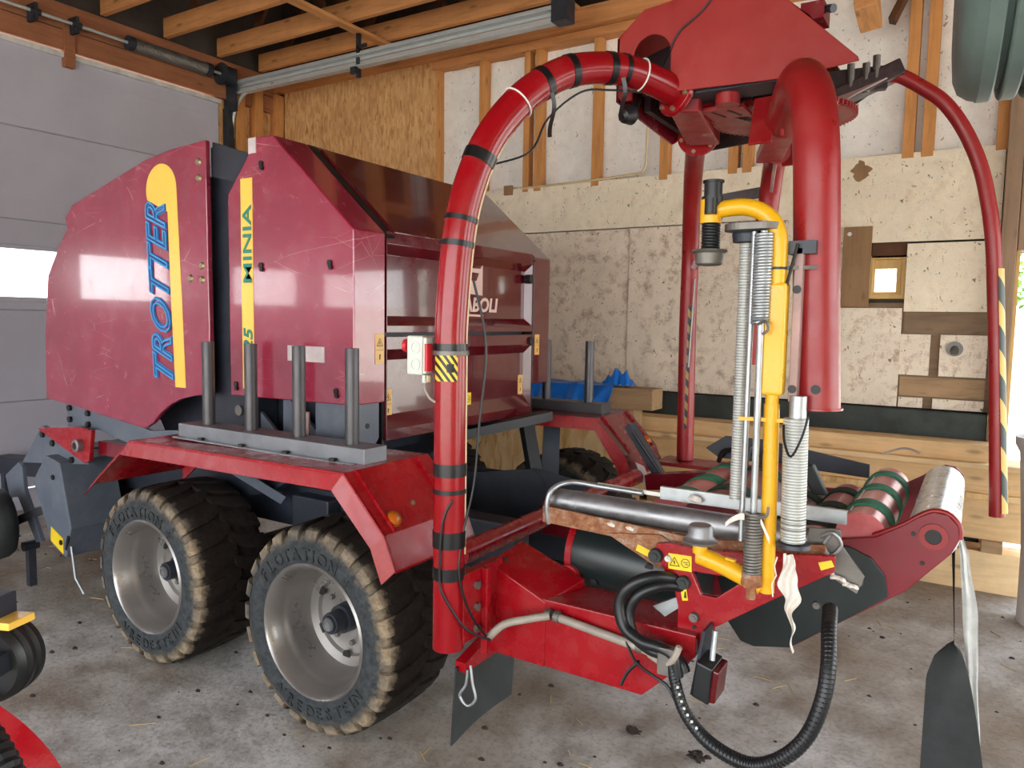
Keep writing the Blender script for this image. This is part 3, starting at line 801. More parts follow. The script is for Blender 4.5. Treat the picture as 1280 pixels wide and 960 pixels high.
# ---- wheels (axis along y; d = +1 when the outer face looks to -y)
def wheel(cx, yo, d, full):
    R0 = 0.47
    cz = 0.51
    prof = [(0.30, 0.045), (0.318, 0.018), (0.345, 0.004), (0.385, -0.006), (0.42, 0.002), (0.452, 0.018), (0.476, 0.04), (0.492, 0.09), (0.497, 0.25)]
    prof = prof + [(r, 0.5 - h) for r, h in reversed(prof[:-1])] + [(0.29, 0.40), (0.29, 0.10)]
    ax = (0, d, 0)
    s = MB().lathe(prof, (cx, yo, cz), ax, 72, True)
    N = 24
    for side in (0, 1):
        for k in range(N):
            th0 = 2 * PI * (k + 0.5 * side) / N
            secs = [(0.008, 0.0, 0.085, 0.462, 0.44), (0.022, 0.005, 0.092, 0.489, 0.445), (0.055, 0.012, 0.09, 0.506, 0.46), (0.14, 0.035, 0.085, 0.511, 0.465),
                    (0.20, 0.07, 0.08, 0.513, 0.465), (0.262, 0.135, 0.062, 0.514, 0.465)]
            vs, fs = [], []
            for (h, sh, hw, rt, rb) in secs:
                h2 = h if side == 0 else 0.5 - h
                for (t, r) in ((th0 + sh - hw, rb), (th0 + sh + hw, rb), (th0 + sh + hw * 0.88, rt), (th0 + sh - hw * 0.88, rt)):
                    vs.append((cx + r * math.cos(t), yo + d * h2, cz + r * math.sin(t)))
            for i in range(len(secs) - 1):
                a = i * 4; b = a + 4
                for j in range(4):
                    fs.append((a + j, a + (j + 1) % 4, b + (j + 1) % 4, b + j))
            fs.append((3, 2, 1, 0)); fs.append(tuple(len(vs) - 4 + j for j in range(4)))
            s.add(vs, fs)
    ty = s.build('tyre', 'tyre', bale, smooth=35)
    # rim: deep stepped dish
    rp = [(0.300, 0.06), (0.327, 0.030), (0.331, 0.010), (0.322, 0.002), (0.312, 0.010), (0.304, 0.03), (0.292, 0.05), (0.287, 0.085), (0.279, 0.10), (0.268, 0.13),
          (0.262, 0.20), (0.245, 0.235), (0.20, 0.245), (0.19, 0.262), (0.10, 0.27), (0.085, 0.262), (0.02, 0.262), (0.02, 0.275), (0.25, 0.285), (0.30, 0.40), (0.30, 0.10)]
    rm = MB().lathe(rp, (cx, yo, cz), ax, 64, True).build('rim', 'rim', ty, smooth=40)
    hb = MB().cyl((cx, yo + d * 0.262, cz), (cx, yo + d * 0.20, cz), 0.075, 0.07, 28).cyl((cx, yo + d * 0.21, cz), (cx, yo + d * 0.13, cz), 0.055, 0.052, 26).cyl((cx, yo + d * 0.135, cz), (cx, yo + d * 0.12, cz), 0.043, 0.038, 26)
    hb.build('hub', 'dkgrey', ty, smooth=40)
    hc = MB().cyl((cx, yo + d * 0.122, cz), (cx, yo + d * 0.113, cz), 0.034, 0.03, 24).lathe([(0.02, 0), (0.024, 0), (0.024, 0.004), (0.02, 0.004)], (cx, yo + d * 0.113, cz), (0, -d, 0), 24, True)
    hc.build('hub_cap', 'steel', ty, smooth=40)
    for k in range(8):
        t = 2 * PI * k / 8 + 0.2
        p = (cx + 0.135 * math.cos(t), cz + 0.135 * math.sin(t))
        if full:
            MB().cyl((p[0], yo + d * 0.272, p[1]), (p[0], yo + d * 0.245, p[1]), 0.014, n=6).build('wheel_nut', 'dull', ty)
    if full:
        for k in range(6):
            t = 2 * PI * (k + .5) / 6
            p = (cx + 0.20 * math.cos(t), cz + 0.20 * math.sin(t))
            MB().cyl((p[0], yo + d * 0.2465, p[1]), (p[0], yo + d * 0.243, p[1]), 0.026, n=18).build('dish_hole', 'ink', ty)
        def arc_text(body, mid, r, size, flip):
            tx = MB()
            ws = []
            for ch in body:
                ws.append({'I': 0.35, ' ': 0.45, 'T': 0.72, 'L': 0.65}.get(ch, 0.82) * size)
            tot = sum(ws)
            a = mid + (tot / 2 / r) * (1 if not flip else -1)
            for ch, w in zip(body, ws):
                a2 = a - (w / 2 / r) * (1 if not flip else -1)
                if ch != ' ':
                    er = Vector((math.cos(a2), 0, math.sin(a2)))
                    up = er if not flip else -er
                    u = Vector((math.sin(a2), 0, -math.cos(a2))) * (1 if not flip else -1)
                    pos = Vector((cx, yo - 0.0035, cz)) + er * (r if not flip else r + size * 0.72)
                    text(tx, ch, pos - u * w * 0.45, u, up, size, 0.005, bold=0.001)
                a = a - (w / r) * (1 if not flip else -1)
            tx.build('sidewall_lettering', 'rubber', ty)['kind'] = 'stuff'
        arc_text('FLOTATION +', PI / 2 + 0.10, 0.352, 0.082, False)
        arc_text('VREDESTEIN', -PI / 2 + 0.22, 0.352, 0.075, True)
    return ty
wheel(-2.60, 2.395, 1, True)
wheel(-3.93, 2.395, 1, True)
wheel(-2.60, my(2.395) + 0.30, -1, False)
wheel(-3.93, my(2.395) + 0.30, -1, False)

# ---- running gear under the body
for y in (3.0, my(3.0)):
    MB().bar((-4.35, y, 0.52), (-2.2, y, 0.52), 0.16, 0.20).build('bogie_beam', 'dkgrey', bale, bevel=0.01)
MB().bar((-2.6, 2.66, 0.505), (-2.6, my(2.66) + .12, 0.505), 0.10, 0.10).build('axle', 'dkgrey', bale, bevel=0.01)
MB().bar((-3.93, 2.66, 0.505), (-3.93, my(2.66) + .12, 0.505), 0.10, 0.10).build('axle', 'dkgrey', bale, bevel=0.01)
MB().box(-5.3, -1.9, 3.1, 3.24, 0.72, 0.98).box(-5.3, -1.9, my(3.24), my(3.1), 0.72, 0.98).box(-3.4, -3.1, 3.0, my(3.0), 0.55, 0.95).build('chassis_rail', 'dkgrey', bale, bevel=0.01)
pl = MB().xz([(-2.75, 0.62), (-1.85, 0.66), (-1.72, 0.80), (-1.75, 1.0), (-2.3, 1.08), (-2.75, 1.0)], 3.98, 4.0).build('frame_plate', 'dkgrey', bale)
MB().cyl((-2.1, 3.982, 0.88), (-2.1, 3.965, 0.88), 0.10, n=28).cyl((-2.35, 3.982, 0.94), (-2.35, 3.97, 0.94), 0.13, n=28).build('bearing_cover', 'dkgrey', pl, smooth=40)
# round bale chamber
ch = MB().cyl((-3.85, 2.94, 1.78), (-3.85, my(2.94), 1.78), 0.88, n=56)
ch.build('bale_chamber', 'dkgrey', bale, smooth=40)
MB().xz([(-5.3, 1.38), (-3.6, 1.2), (-2.85, 1.25), (-2.68, 1.5), (-2.68, 2.36), (-3.12, 2.8), (-3.65, 2.85), (-4.4, 2.82), (-5.1, 2.6), (-5.38, 2.2)], 2.93, my(2.93)).build('inner_body', 'dkgrey', bale)
MB().xz([(-3.80, 1.30), (-3.42, 1.30), (-3.42, 2.80), (-3.52, 2.90), (-3.80, 2.96)], 2.78, 2.92).build('hinge_column', 'dkgrey', bale, bevel=0.006)
MB().xz([(-3.73, 2.78), (-3.40, 2.70), (-3.36, 2.86), (-3.72, 2.97)], 2.735, 2.78).build('hinge_plate', 'dkgrey', bale)
MB().cyl((-3.22, 3.02, 2.90), (-3.16, 3.22, 2.88), 0.05, n=16).build('roof_pipe', 'dull', bale, smooth=40)
for (pts, y0, m) in (([(-3.60, 1.54), (-3.52, 1.54), (-3.24, 1.32), (-3.60, 1.32)], 2.80, 'grey_paint'), ([(-3.28, 1.58), (-2.96, 1.34), (-3.28, 1.34)], 2.84, 'grey_paint')):
    MB().xz(pts, y0, y0 + 0.02).build('gusset_plate', m, bale)
MB().cyl((-3.57, 2.79, 1.46), (-3.57, 2.765, 1.46), 0.03, n=18).build('pivot_bolt', 'dull', bale)
r = MB().lathe([(0.085, 0), (0.085, 0.03), (0.055, 0.03), (0.055, 0)], (-2.80, 2.76, 1.45), (0, 1, 0), 32, True).cyl((-2.80, 2.79, 1.45), (-2.80, 2.80, 1.45), 0.06, n=24)
rb = r.build('roller_bearing', 'black', bale, smooth=40)
MB().cyl((-2.80, 2.785, 1.45), (-2.80, 2.75, 1.45), 0.028, n=6).build('bearing_nut', 'steel', rb)
MB().box(-3.02, -2.97, 2.74, 2.75, 1.36, 1.50).build('small_latch', 'pinkgrey', bale)
cn = MB().yz([(2.72, 1.58), (2.90, 1.58), (2.90, 1.38), (2.85, 1.32), (2.72, 1.32)], -2.66, -2.62).xz([(-2.9, 1.58), (-2.64, 1.58), (-2.64, 1.32), (-2.9, 1.34)], 2.72, 2.74)
cp = cn.build('corner_bracket', 'grey_paint', bale, bevel=0.006)
MB().cyl((-2.62, 2.81, 1.45), (-2.617, 2.81, 1.45), 0.014, n=16).build('bracket_hole', 'ink', cp)

# ---- side panels
def arcpts(c, r, a0, a1, n):
    return [(c[0] + r * math.cos(a0 + (a1 - a0) * i / n), c[1] + r * math.sin(a0 + (a1 - a0) * i / n)) for i in range(n + 1)]
YS = 2.693
FP = [(-5.55, 1.40), (-5.11, 1.36), (-4.37, 1.29), (-4.28, 1.335), (-4.20, 1.40), (-4.10, 1.46), (-4.0, 1.50), (-3.86, 1.53), (-3.715, 1.545), (-3.725, 2.975), (-4.05, 2.955), (-4.30, 2.92),
      (-5.13, 2.71), (-5.22, 2.635), (-5.20, 2.56), (-5.31, 2.45), (-5.47, 2.25), (-5.53, 1.85)]
for near in (True, False):
    ya, yb = (YS, YS + 0.03) if near else (my(YS) - 0.03, my(YS))
    fp = MB().xz(FP, ya, yb).build('front_side_panel', 'red_side', bale, bevel=0.005)
    if not near: continue
    st = MB().xz([(-3.945, 1.57), (-4.045, 1.57), (-4.07, 2.10), (-4.085, 2.60)] + arcpts((-4.145, 2.735), 0.148, PI * 1.12, 0, 18) + [(-3.985, 2.5), (-3.965, 2.1)], YS - 0.002, YS + 0.004)
    st.build('yellow_stripe', 'stripyel', fp)
    for nm, ol, mt, off in (('lettering_outline', 0.011, 'blue_dk', 0.0035), ('lettering', 0.0045, 'blue_lt', 0.011)):
        t = MB(); text(t, 'TROTTER', (-4.055, YS - off + 0.004, 1.64), (0, 0, 1), (-1, 0, 0), 0.27, 0.002, shear=0.42, outline=ol, stretch=0.93)
        zs = [p[2] for p in t.v]; z0, z1 = min(zs), max(zs)
        t.v = [(p[0] - 0.05 * (p[2] - 1.64), YS - off + (p[1] - YS + off) * 0.15, 1.61 + (p[2] - z0) / (z1 - z0) * 1.06) for p in t.v]
        t.build(nm, mt, fp)['kind'] = 'stuff'
    for (x, z) in ((-3.79, 2.86), (-3.79, 2.77), (-3.775, 2.28), (-3.775, 2.20), (-3.88, 2.21)):
        MB().cyl((x, YS, z), (x, YS - 0.010, z), 0.024, 0.014, 14).build('panel_rivet', 'bolt', fp, smooth=40)
RP = [(-3.54, 1.555), (-3.54, 2.66), (-3.37, 2.85), (-3.355, 2.945), (-3.165, 2.935), (-2.60, 2.43), (-2.60, 1.565)]
for near in (True, False):
    ya, yb = (YS, 2.92) if near else (my(2.92), my(YS))
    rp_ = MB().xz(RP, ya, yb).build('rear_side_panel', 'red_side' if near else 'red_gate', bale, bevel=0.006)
    if not near: continue
    MB().xz([(-3.43, 1.6), (-3.335, 1.6), (-3.335, 2.735), (-3.43, 2.735)], YS - 0.002, YS + 0.004).build('yellow_stripe', 'stripyel', rp_)
    t = MB()
    text(t, 'MINIA', (-3.345, YS - 0.004, 2.17), (0, 0, 1), (-1, 0, 0), 0.095, 0.002, bold=0.0015, stretch=1.62)
    t.build('lettering', 'green_ink', rp_)['kind'] = 'stuff'
    t = MB()
    text(t, '125', (-3.345, YS - 0.004, 1.74), (0, 0, 1), (-1, 0, 0), 0.10, 0.002, bold=0.002, shear=0.2, stretch=1.25)
    t.build('lettering', 'green_ink', rp_)['kind'] = 'stuff'
    MB().box(-3.07, -2.80, YS - 0.003, YS + 0.002, 1.77, 1.85).build('blank_plate', 'plate', rp_)
    for (x, z) in ((-3.26, 2.80), (-3.27, 2.27), (-2.76, 2.27), (-3.49, 1.62), (-2.72, 1.63)):
        MB().cyl((x, YS, z), (x, YS - 0.008, z), 0.016, n=12).cyl((x + .008, YS, z - 0.022), (x + .008, YS - 0.012, z - 0.022), 0.012, n=10).build('panel_latch', 'ink', rp_)
    MB().xz([(-3.36, 2.86), (-3.30, 2.86), (-3.30, 2.94), (-3.36, 2.94)], YS - 0.004, YS).build('number_tag', 'plate', rp_)

# ---- roof panel and rear gate between the columns
nrm = Vector((0.66, 0, 0.75))
def slope_pt(t): return Vector((-3.165 + 0.565 * t, 0, 2.935 - 0.505 * t))
a, b = slope_pt(0.02), slope_pt(0.97)
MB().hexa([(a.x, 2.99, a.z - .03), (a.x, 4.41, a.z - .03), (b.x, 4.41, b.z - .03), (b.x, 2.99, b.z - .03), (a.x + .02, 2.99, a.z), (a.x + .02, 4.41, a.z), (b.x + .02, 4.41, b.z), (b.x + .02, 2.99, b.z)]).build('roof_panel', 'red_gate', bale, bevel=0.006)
a2, b2 = slope_pt(-0.02), slope_pt(1.0)
MB().bar((a2.x, 2.955, a2.z - .02), (b2.x, 2.955, b2.z - .02), 0.06, 0.03, (0, 0, 1)).build('roof_seal', 'black', bale)
MB().bar((a2.x, 4.42, a2.z - .03), (b2.x, 4.42, b2.z - .03), 0.03, 0.02, (0, 0, 1)).build('roof_seal', 'black', bale)
def pressed(name, y0, y1, z0, z1, iy, iz0, iz1, x=-2.60, d=0.045):
    """flat frame with a pan pressed in: bevelled edges show as dark bands"""
    O = [(x, y0, z0), (x, y1, z0), (x, y1, z1), (x, y0, z1)]
    A = [(x, y0 + iy, z0 + iz0 * 0.45), (x, y1 - iy, z0 + iz0 * 0.45), (x, y1 - iy, z1 - iz1 * 0.55), (x, y0 + iy, z1 - iz1 * 0.55)]
    B = [(x - d, y0 + iy + 0.03, z0 + iz0), (x - d, y1 - iy - 0.03, z0 + iz0), (x - d, y1 - iy - 0.03, z1 - iz1), (x - d, y0 + iy + 0.03, z1 - iz1)]
    K = [(x - 0.09, p[1], p[2]) for p in O]
    fs = []
    for p, q in ((0, 4), (4, 8)):
        for i in range(4):
            j = (i + 1) % 4
            fs.append((p + i, p + j, q + j, q + i))
    fs.append((8, 9, 10, 11))
    for i in range(4):
        j = (i + 1) % 4
        fs.append((i, 12 + i, 12 + j, j))
    fs.append((15, 14, 13, 12))
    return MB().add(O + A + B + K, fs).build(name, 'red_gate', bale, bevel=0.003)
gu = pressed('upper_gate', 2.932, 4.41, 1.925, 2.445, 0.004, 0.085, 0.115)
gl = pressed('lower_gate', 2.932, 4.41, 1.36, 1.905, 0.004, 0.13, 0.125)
MB().box(-2.66, -2.60, 4.41, 4.425, 1.36, 2.44).box(-2.66, -2.62, 2.918, 2.934, 1.3, 2.44).build('gate_gap', 'black', bale)
for (y, z) in ((4.37, 2.28), (4.39, 1.86)):
    MB().cyl((-2.63, y, z), (-2.585, y, z), 0.03, n=14).build('gate_hinge', 'black', bale)
# maker's mark and lettering on the upper gate
X = -2.60 - 0.045 + 0.003
def yzp(s, pts, x=X, t=0.002): return s.yz(pts, x, x - t)
lg = MB()
def mark(y0, z0, w, h):
    P = lambda u, v: (y0 + u * w, z0 + v * h)
    yzp(lg, [P(0.0, 0.0), P(1, 0.0), P(1, 1.0), P(0.92, 0.82), P(0.25, 0.80), P(0.2, 1.04), P(0.10, 1.04), P(0.02, 0.45)], holes=None) if False else None
    lg.yz([P(0.0, 0.05), P(0.18, 0.46), P(0.70, 0.46), P(0.80, 0.70), P(0.18, 0.70), P(0.12, 1.05), P(0.0, 1.05)][0:0] or
          [P(-0.1, 0.05), P(0.9, 0.0), P(0.9, 0.98), P(0.80, 0.82), P(0.10, 0.80), P(0.06, 1.05), P(-0.10, 1.05)], X, X - 0.002,
          [[P(-0.06, 0.10), P(0.12, 0.44), P(0.62, 0.44), P(0.74, 0.68), P(0.02, 0.70), P(-0.05, 0.4)]])
mark(3.655, 2.15, 0.235, 0.20)
lg.build('emblem', 'pale_ink', gu)
lg = MB()
text(lg, 'FERABOLI', (X, 3.36, 2.052), (0, 1, 0), (0, 0, 1), 0.118, 0.002, shear=0.15, bold=0.004, stretch=0.98)
ys_ = [p[1] for p in lg.v]; a_, b_ = min(ys_), max(ys_)
lg.v = [(p[0], 3.465 + (p[1] - a_) / (b_ - a_) * 0.575, p[2]) for p in lg.v]
lg.build('lettering', 'pale_ink', gu)['kind'] = 'stuff'
lg = MB()
lg.yz([(3.45, 2.024), (3.88, 2.018), (3.88, 2.031), (3.45, 2.037)], X, X - 0.002)
lg.build('underline', 'pale_ink', gu)

def warn(parent, o, u, v, w, h, mat='decaltan', vertical=True):
    """hazard sticker: plate, ruled triangle with a flash, second pictogram below or beside"""
    o, u, v = Vector(o), Vector(u).normalized(), Vector(v).normalized()
    n = u.cross(v)
    st = MB().prism([(0, 0), (w, 0), (w, h), (0, h)], o, u, v, -n * 0.004)
    st = MB().prism([(0, 0), (w, 0), (w, h), (0, h)], o, u, v, n * 0.0025)
    a = st.build('warning_sticker', mat, parent)
    k = MB()
    o2 = o + n * 0.003
    if vertical: cx, cy, s, bx, by, bs = w / 2, h * 0.70, w * 0.42, w * 0.5, h * 0.25, w * 0.3
    else: cx, cy, s, bx, by, bs = w * 0.27, h * 0.47, h * 0.40, w * 0.74, h * 0.5, h * 0.30
    T = lambda q: [(cx + q * math.cos(t), cy - q * 0.12 + q * math.sin(t)) for t in (PI / 2, PI * 7 / 6, PI * 11 / 6)]
    k.prism(T(s), o2, u, v, n * 0.0008, [T(s * 0.78)])
    k.prism([(cx - s * .12, cy + s * .3), (cx + s * .12, cy + s * .1), (cx + s * .02, cy), (cx + s * .16, cy - s * .2), (cx - s * .14, cy - s * .38), (cx - s * .02, cy - s * .12), (cx - s * .2, cy - s * .05)], o2, u, v, n * 0.0008)
    hx = [(bx + bs * math.cos(t), by + bs * math.sin(t)) for t in [i * PI / 4 + PI / 8 for i in range(8)]]
    if not vertical:
        k.prism(hx, o2, u, v, n * 0.0008, [[(bx + (x - bx) * .85, by + (y - by) * .85) for x, y in hx]])
        k.prism([(bx - bs * .5, by + bs * .1), (bx + bs * .5, by + bs * .1), (bx + bs * .5, by + bs * .25), (bx - bs * .5, by + bs * .25)], o2, u, v, n * 0.0008)
        k.prism([(bx - bs * .3, by - bs * .35), (bx + bs * .6, by - bs * .35), (bx + bs * .3, by - bs * .1)], o2, u, v, n * 0.0008)
    else:
        k.prism([(bx - bs * .2, by - bs * .8), (bx + bs * .2, by - bs * .8), (bx + bs * .2, by + bs * .2), (bx + bs * .5, by + bs * .2), (bx, by + bs * .7), (bx - bs * .2, by + bs * .3)], o2, u, v, n * 0.0008)
        k.prism([(w * .06, h * .46), (w * .94, h * .46), (w * .94, h * .47), (w * .06, h * .47)], o2, u, v, n * 0.0008)
    k.build('pictogram', 'ink', a)
    return a
col_near = [o for o in bale.children if o.name.startswith('rear_side_panel')]
warn(col_near[0], (-2.60, 2.845, 1.765), (0, 1, 0), (0, 0, 1), 0.065, 0.155)
warn(gl, (-2.645, 2.965, 1.475), (0, 1, 0), (0, 0, 1), 0.058, 0.15)
warn(gl, (-2.645, 4.31, 1.50), (0, 1, 0), (0, 0, 1), 0.058, 0.13)
warn(col_near[1], (-2.60, 4.45, 1.765), (0, 1, 0), (0, 0, 1), 0.06, 0.14)
warn(gl, (-2.64, 3.63, 1.478), (0, 1, 0), (0, 0, 1), 0.12, 0.075, 'decalyel', False)

# ---- fenders with stake rails
def fender(near):
    s = 1 if near else -1
    Y = (lambda y: y) if near else my
    dx = 0.0 if near else 0.05
    prof = [(-4.14, 1.06), (-3.77, 1.335), (-2.22, 1.352), (-1.995, 1.12), (-1.935, 0.985)]
    def strip(y0, y1, drop=0.0, t=0.012):
        top = [(x + dx, z - drop) for x, z in prof]
        bot = [(x + dx, z - drop - t) for x, z in reversed(prof)]
        return MB().xz(top + bot, Y(y0), Y(y1))
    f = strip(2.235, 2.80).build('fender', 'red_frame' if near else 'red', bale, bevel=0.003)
    # outer lip leaning outward and down
    lip = [(-4.20, 0.985), (-3.83, 1.255), (-2.27, 1.275), (-2.05, 1.065), (-1.99, 0.925)]
    mb = MB()
    for i in range(4):
        a0, a1, b0, b1 = prof[i], prof[i + 1], lip[i], lip[i + 1]
        q = [(a0[0] + dx, Y(2.24), a0[1]), (a1[0] + dx, Y(2.24), a1[1]), (b1[0] + dx, Y(2.215), b1[1]), (b0[0] + dx, Y(2.215), b0[1])]
        mb.hexa(q + [(p[0], p[1] + s * 0.010, p[2]) for p in q])
    mb.build('fender_lip', 'red_frame', f)
    mb = MB()
    for i in range(4):
        a0, a1 = prof[i], prof[i + 1]
        q = [(a0[0] + dx, Y(2.79), a0[1]), (a1[0] + dx, Y(2.79), a1[1]), (a1[0] + dx - 0.06 * (i >= 2), Y(2.79), a1[1] - 0.085), (a0[0] + dx - 0.06 * (i > 2), Y(2.79), a0[1] - 0.085)]
        mb.hexa(q + [(p[0], p[1] + s * 0.012, p[2]) for p in q])
    mb.build('inner_lip', 'red_frame', f)
    # pressed rib on the sloping tail
    for y in (2.30, 2.70):
        MB().bar((-2.215 + dx, Y(y), 1.352), (-1.995 + dx, Y(y), 1.125), 0.02, 0.008, (0, 1, 0)).build('pressed_rib', 'red_frame', f)
    lamp = MB().lathe([(0.032, 0), (0.034, 0.012), (0.024, 0.024), (0.0, 0.03)], (-2.03 + dx, Y(2.335), 1.165), (0.75, 0, 0.66), 20).cyl((-2.04 + dx, Y(2.335), 1.155), (-2.028 + dx, Y(2.335), 1.167), 0.037, n=20)
    lamp.build('marker_lamp', 'amber', f, smooth=40)
    MB().cyl((-2.075 + dx, Y(2.50), 1.185), (-2.06 + dx, Y(2.50), 1.20), 0.012, n=12).build('rivet', 'bolt', f)
    # supports below
    for x in (-3.72, -2.66):
        MB().bar((x, Y(2.5), 1.33), (x + 0.25, Y(2.98), 0.92), 0.12, 0.05).build('fender_support', 'grey_paint', f)
    rl = MB().box(-3.62 + dx, -2.275 + dx, min(Y(2.42), Y(2.57)), max(Y(2.42), Y(2.57)), 1.348, 1.42).build('stake_rail', 'railsteel' if near else 'stake', bale, bevel=0.004)
    for x in (-3.46, -3.12, -2.77, -2.42):
        MB().pipe((x + dx, Y(2.495), 1.418), (x + dx, Y(2.495), 1.86), 0.032, 0.027, 24).build('stake', 'stake', rl, smooth=40)
    if near:
        MB().box(-3.62, -2.32, 2.385, 2.42, 1.345, 1.352).build('rail_flange', 'galv', rl)
        for x in (-3.4, -3.08, -2.76, -2.45):
            MB().cyl((x, 2.40, 1.352), (x, 2.40, 1.364), 0.018, n=6).build('rail_bolt', 'ink', rl)
    return f
fn = fender(True)
ff = fender(False)

# ---- front: drawbar plate, red bracket, pickup shields and gauge wheel
dp = MB().xz([(-5.36, 1.20), (-5.36, 1.39), (-4.95, 1.36), (-4.38, 1.27), (-4.1, 1.30), (-3.95, 1.18), (-4.6, 1.16), (-4.95, 1.22)], 2.735, 2.76).build('side_frame_plate', 'grey_paint', bale, bevel=0.004)
for (x, z) in ((-5.31, 1.345), (-5.31, 1.265), (-5.08, 1.325), (-5.08, 1.25)):
    MB().cyl((x, 2.735, z), (x, 2.715, z), 0.022, n=6).build('plate_bolt', 'ink', dp)
rbk = MB().xz([(-5.62, 1.18), (-5.1, 1.24), (-4.92, 1.23), (-4.96, 1.02), (-5.02, 1.0)], 2.66, 2.69).build('red_bracket', 'red_frame', bale, bevel=0.004)
MB().lathe([(0.042, 0), (0.042, 0.04), (0.024, 0.045), (0.024, 0)], (-5.05, 2.66, 1.12), (0, -1, 0), 24, True).build('bracket_bush', 'steel', rbk, smooth=40)
MB().box(-4.95, -4.62, 2.72, 2.78, 1.06, 1.15).build('red_link', 'red', bale)
pu = MB().hexa([(-5.78, 2.70, 1.17), (-5.56, 2.70, 1.19), (-5.56, 2.72, 1.19), (-5.78, 2.72, 1.17), (-5.78, 2.70, 0.0), (-5.56, 2.70, 0.0), (-5.56, 2.72, 0.0), (-5.78, 2.72, 0.0)][0:0] or
          [(-5.90, 2.68, 0.90), (-5.0, 2.68, 0.99), (-5.0, 2.72, 0.99), (-5.90, 2.72, 0.90), (-5.60, 2.68, 1.20), (-5.02, 2.68, 1.03), (-5.02, 2.72, 1.03), (-5.60, 2.72, 1.20)]).build('pickup_top_plate', 'grey_paint', bale, bevel=0.003)
for (x, z) in ((-5.58, 1.14), (-5.45, 1.09), (-5.2, 1.0)):
    MB().cyl((x, 2.68, z), (x, 2.665, z), 0.024, n=6).build('plate_bolt', 'ink', pu)
sh = MB().xz([(-5.44, 1.00), (-5.26, 1.0), (-4.985, 1.02), (-5.05, 0.86), (-5.16, 0.60), (-5.20, 0.36), (-5.30, 0.34), (-5.44, 0.40), (-5.62, 0.86)][0:0] or
          [(-5.58, 0.82), (-5.40, 1.02), (-5.22, 0.99), (-5.10, 0.55), (-5.17, 0.34), (-5.35, 0.40)], 2.60, 2.98).build('pickup_shield', 'grey_paint', bale, bevel=0.008)
MB().xz([(-5.36, 0.43), (-5.20, 0.36), (-5.20, 0.47), (-5.35, 0.53)], 2.597, 2.60).build('yellow_sticker', 'decalyel', sh)
MB().bar((-5.16, 2.594, 0.40), (-5.12, 2.594, 0.50), 0.006, 0.02).build('lettering_bar', 'ink', sh)
for (x, z) in ((-5.30, 0.88), (-5.22, 0.44)):
    MB().cyl((x, 2.60, z), (x, 2.59, z), 0.018, n=10).build('shield_bolt', 'ink', sh)
MB().xz([(-5.90, 0.92), (-5.60, 0.80), (-5.40, 0.40), (-5.55, 0.30), (-5.95, 0.30)][0:0] or [(-5.92, 0.98), (-5.56, 1.0), (-5.30, 0.30), (-5.62, 0.26)], 2.78, 3.9).build('pickup_body', 'dkgrey', bale, bevel=0.01)
MB().xz([(-6.12, 0.78), (-5.92, 0.90), (-5.86, 0.88), (-5.84, 0.70), (-5.62, 0.36), (-5.70, 0.34), (-5.94, 0.64), (-6.06, 0.62)], 2.66, 2.69).build('pickup_arm', 'grey_paint', bale, bevel=0.004)
MB().cyl((-5.80, 2.62, 0.30), (-5.80, 2.72, 0.30), 0.035, n=18).bar((-5.80, 2.67, 0.0), (-5.80, 2.67, 0.32), 0.05, 0.05).build('skid_foot', 'dkgrey', bale, smooth=40)
MB().tube([(-5.14, 2.62, 0.42), (-5.06, 2.60, 0.22), (-5.0, 2.62, 0.12)], 0.008, 8).build('stay_wire', 'galv', bale)
gwp = [(0.10, 0.03), (0.20, 0.0), (0.27, 0.02), (0.30, 0.06), (0.305, 0.11), (0.30, 0.16), (0.27, 0.2), (0.20, 0.22), (0.10, 0.19)]
gwp = [(r_ * 0.83, h) for r_, h in gwp]
gw = MB().lathe(gwp, (-5.88, 2.36, 0.49), (0.2, 1, 0.05), 40, True).build('gauge_wheel', 'rubber', bale, smooth=40)
MB().cyl((-5.88, 2.37, 0.49), (-5.84, 2.57, 0.49), 0.10, n=24).build('wheel_disc', 'dkgrey', gw, smooth=40)
MB().bar((-5.84, 2.60, 0.49), (-5.62, 2.80, 0.62), 0.06, 0.06).build('gauge_wheel_arm', 'dkgrey', gw)
MB().bar((-7.9, 3.4, 0.55), (-5.2, 3.4, 0.75), 0.18, 0.16).bar((-7.8, 3.4, 0.0), (-7.8, 3.4, 0.55), 0.07, 0.07).build('drawbar', 'dkgrey', bale, bevel=0.01)
# ================================================================== WRAPPER: arch, cowl, rotor arms, film dispenser, table
# ---- near arch leg (curves up to the cowl)
LEG = [(-1.72, 2.308, 0.70), (-1.72, 2.308, 1.09), (-1.72, 2.306, 1.78), (-1.72, 2.308, 2.0), (-1.706, 2.33, 2.32), (-1.68, 2.368, 2.52), (-1.635, 2.435, 2.70), (-1.565, 2.545, 2.86), (-1.485, 2.665, 2.965), (-1.41, 2.775, 3.015), (-1.31, 2.92, 3.035), (-1.225, 3.06, 3.015), (-1.17, 3.16, 2.99)]
LP_ = smooth_path(LEG, 8)
RT = 0.0625
nl = MB().tube(LP_, RT, 28).build('arch_leg', 'red_tube', bale, smooth=40)
MB().cyl((-1.72, 2.308, 0.70), (-1.72, 2.308, 0.704), 0.045, n=24).build('tube_plug', 'dkgrey', nl)
def leg_at(z=None, i=None):
    if i is not None: k = i
    else: k = min(range(len(LP_) - 1), key=lambda q: abs(LP_[q].z - z) + (10 if q > 60 else 0))
    return LP_[k], (LP_[min(k + 1, len(LP_) - 1)] - LP_[max(k - 1, 0)]).normalized()
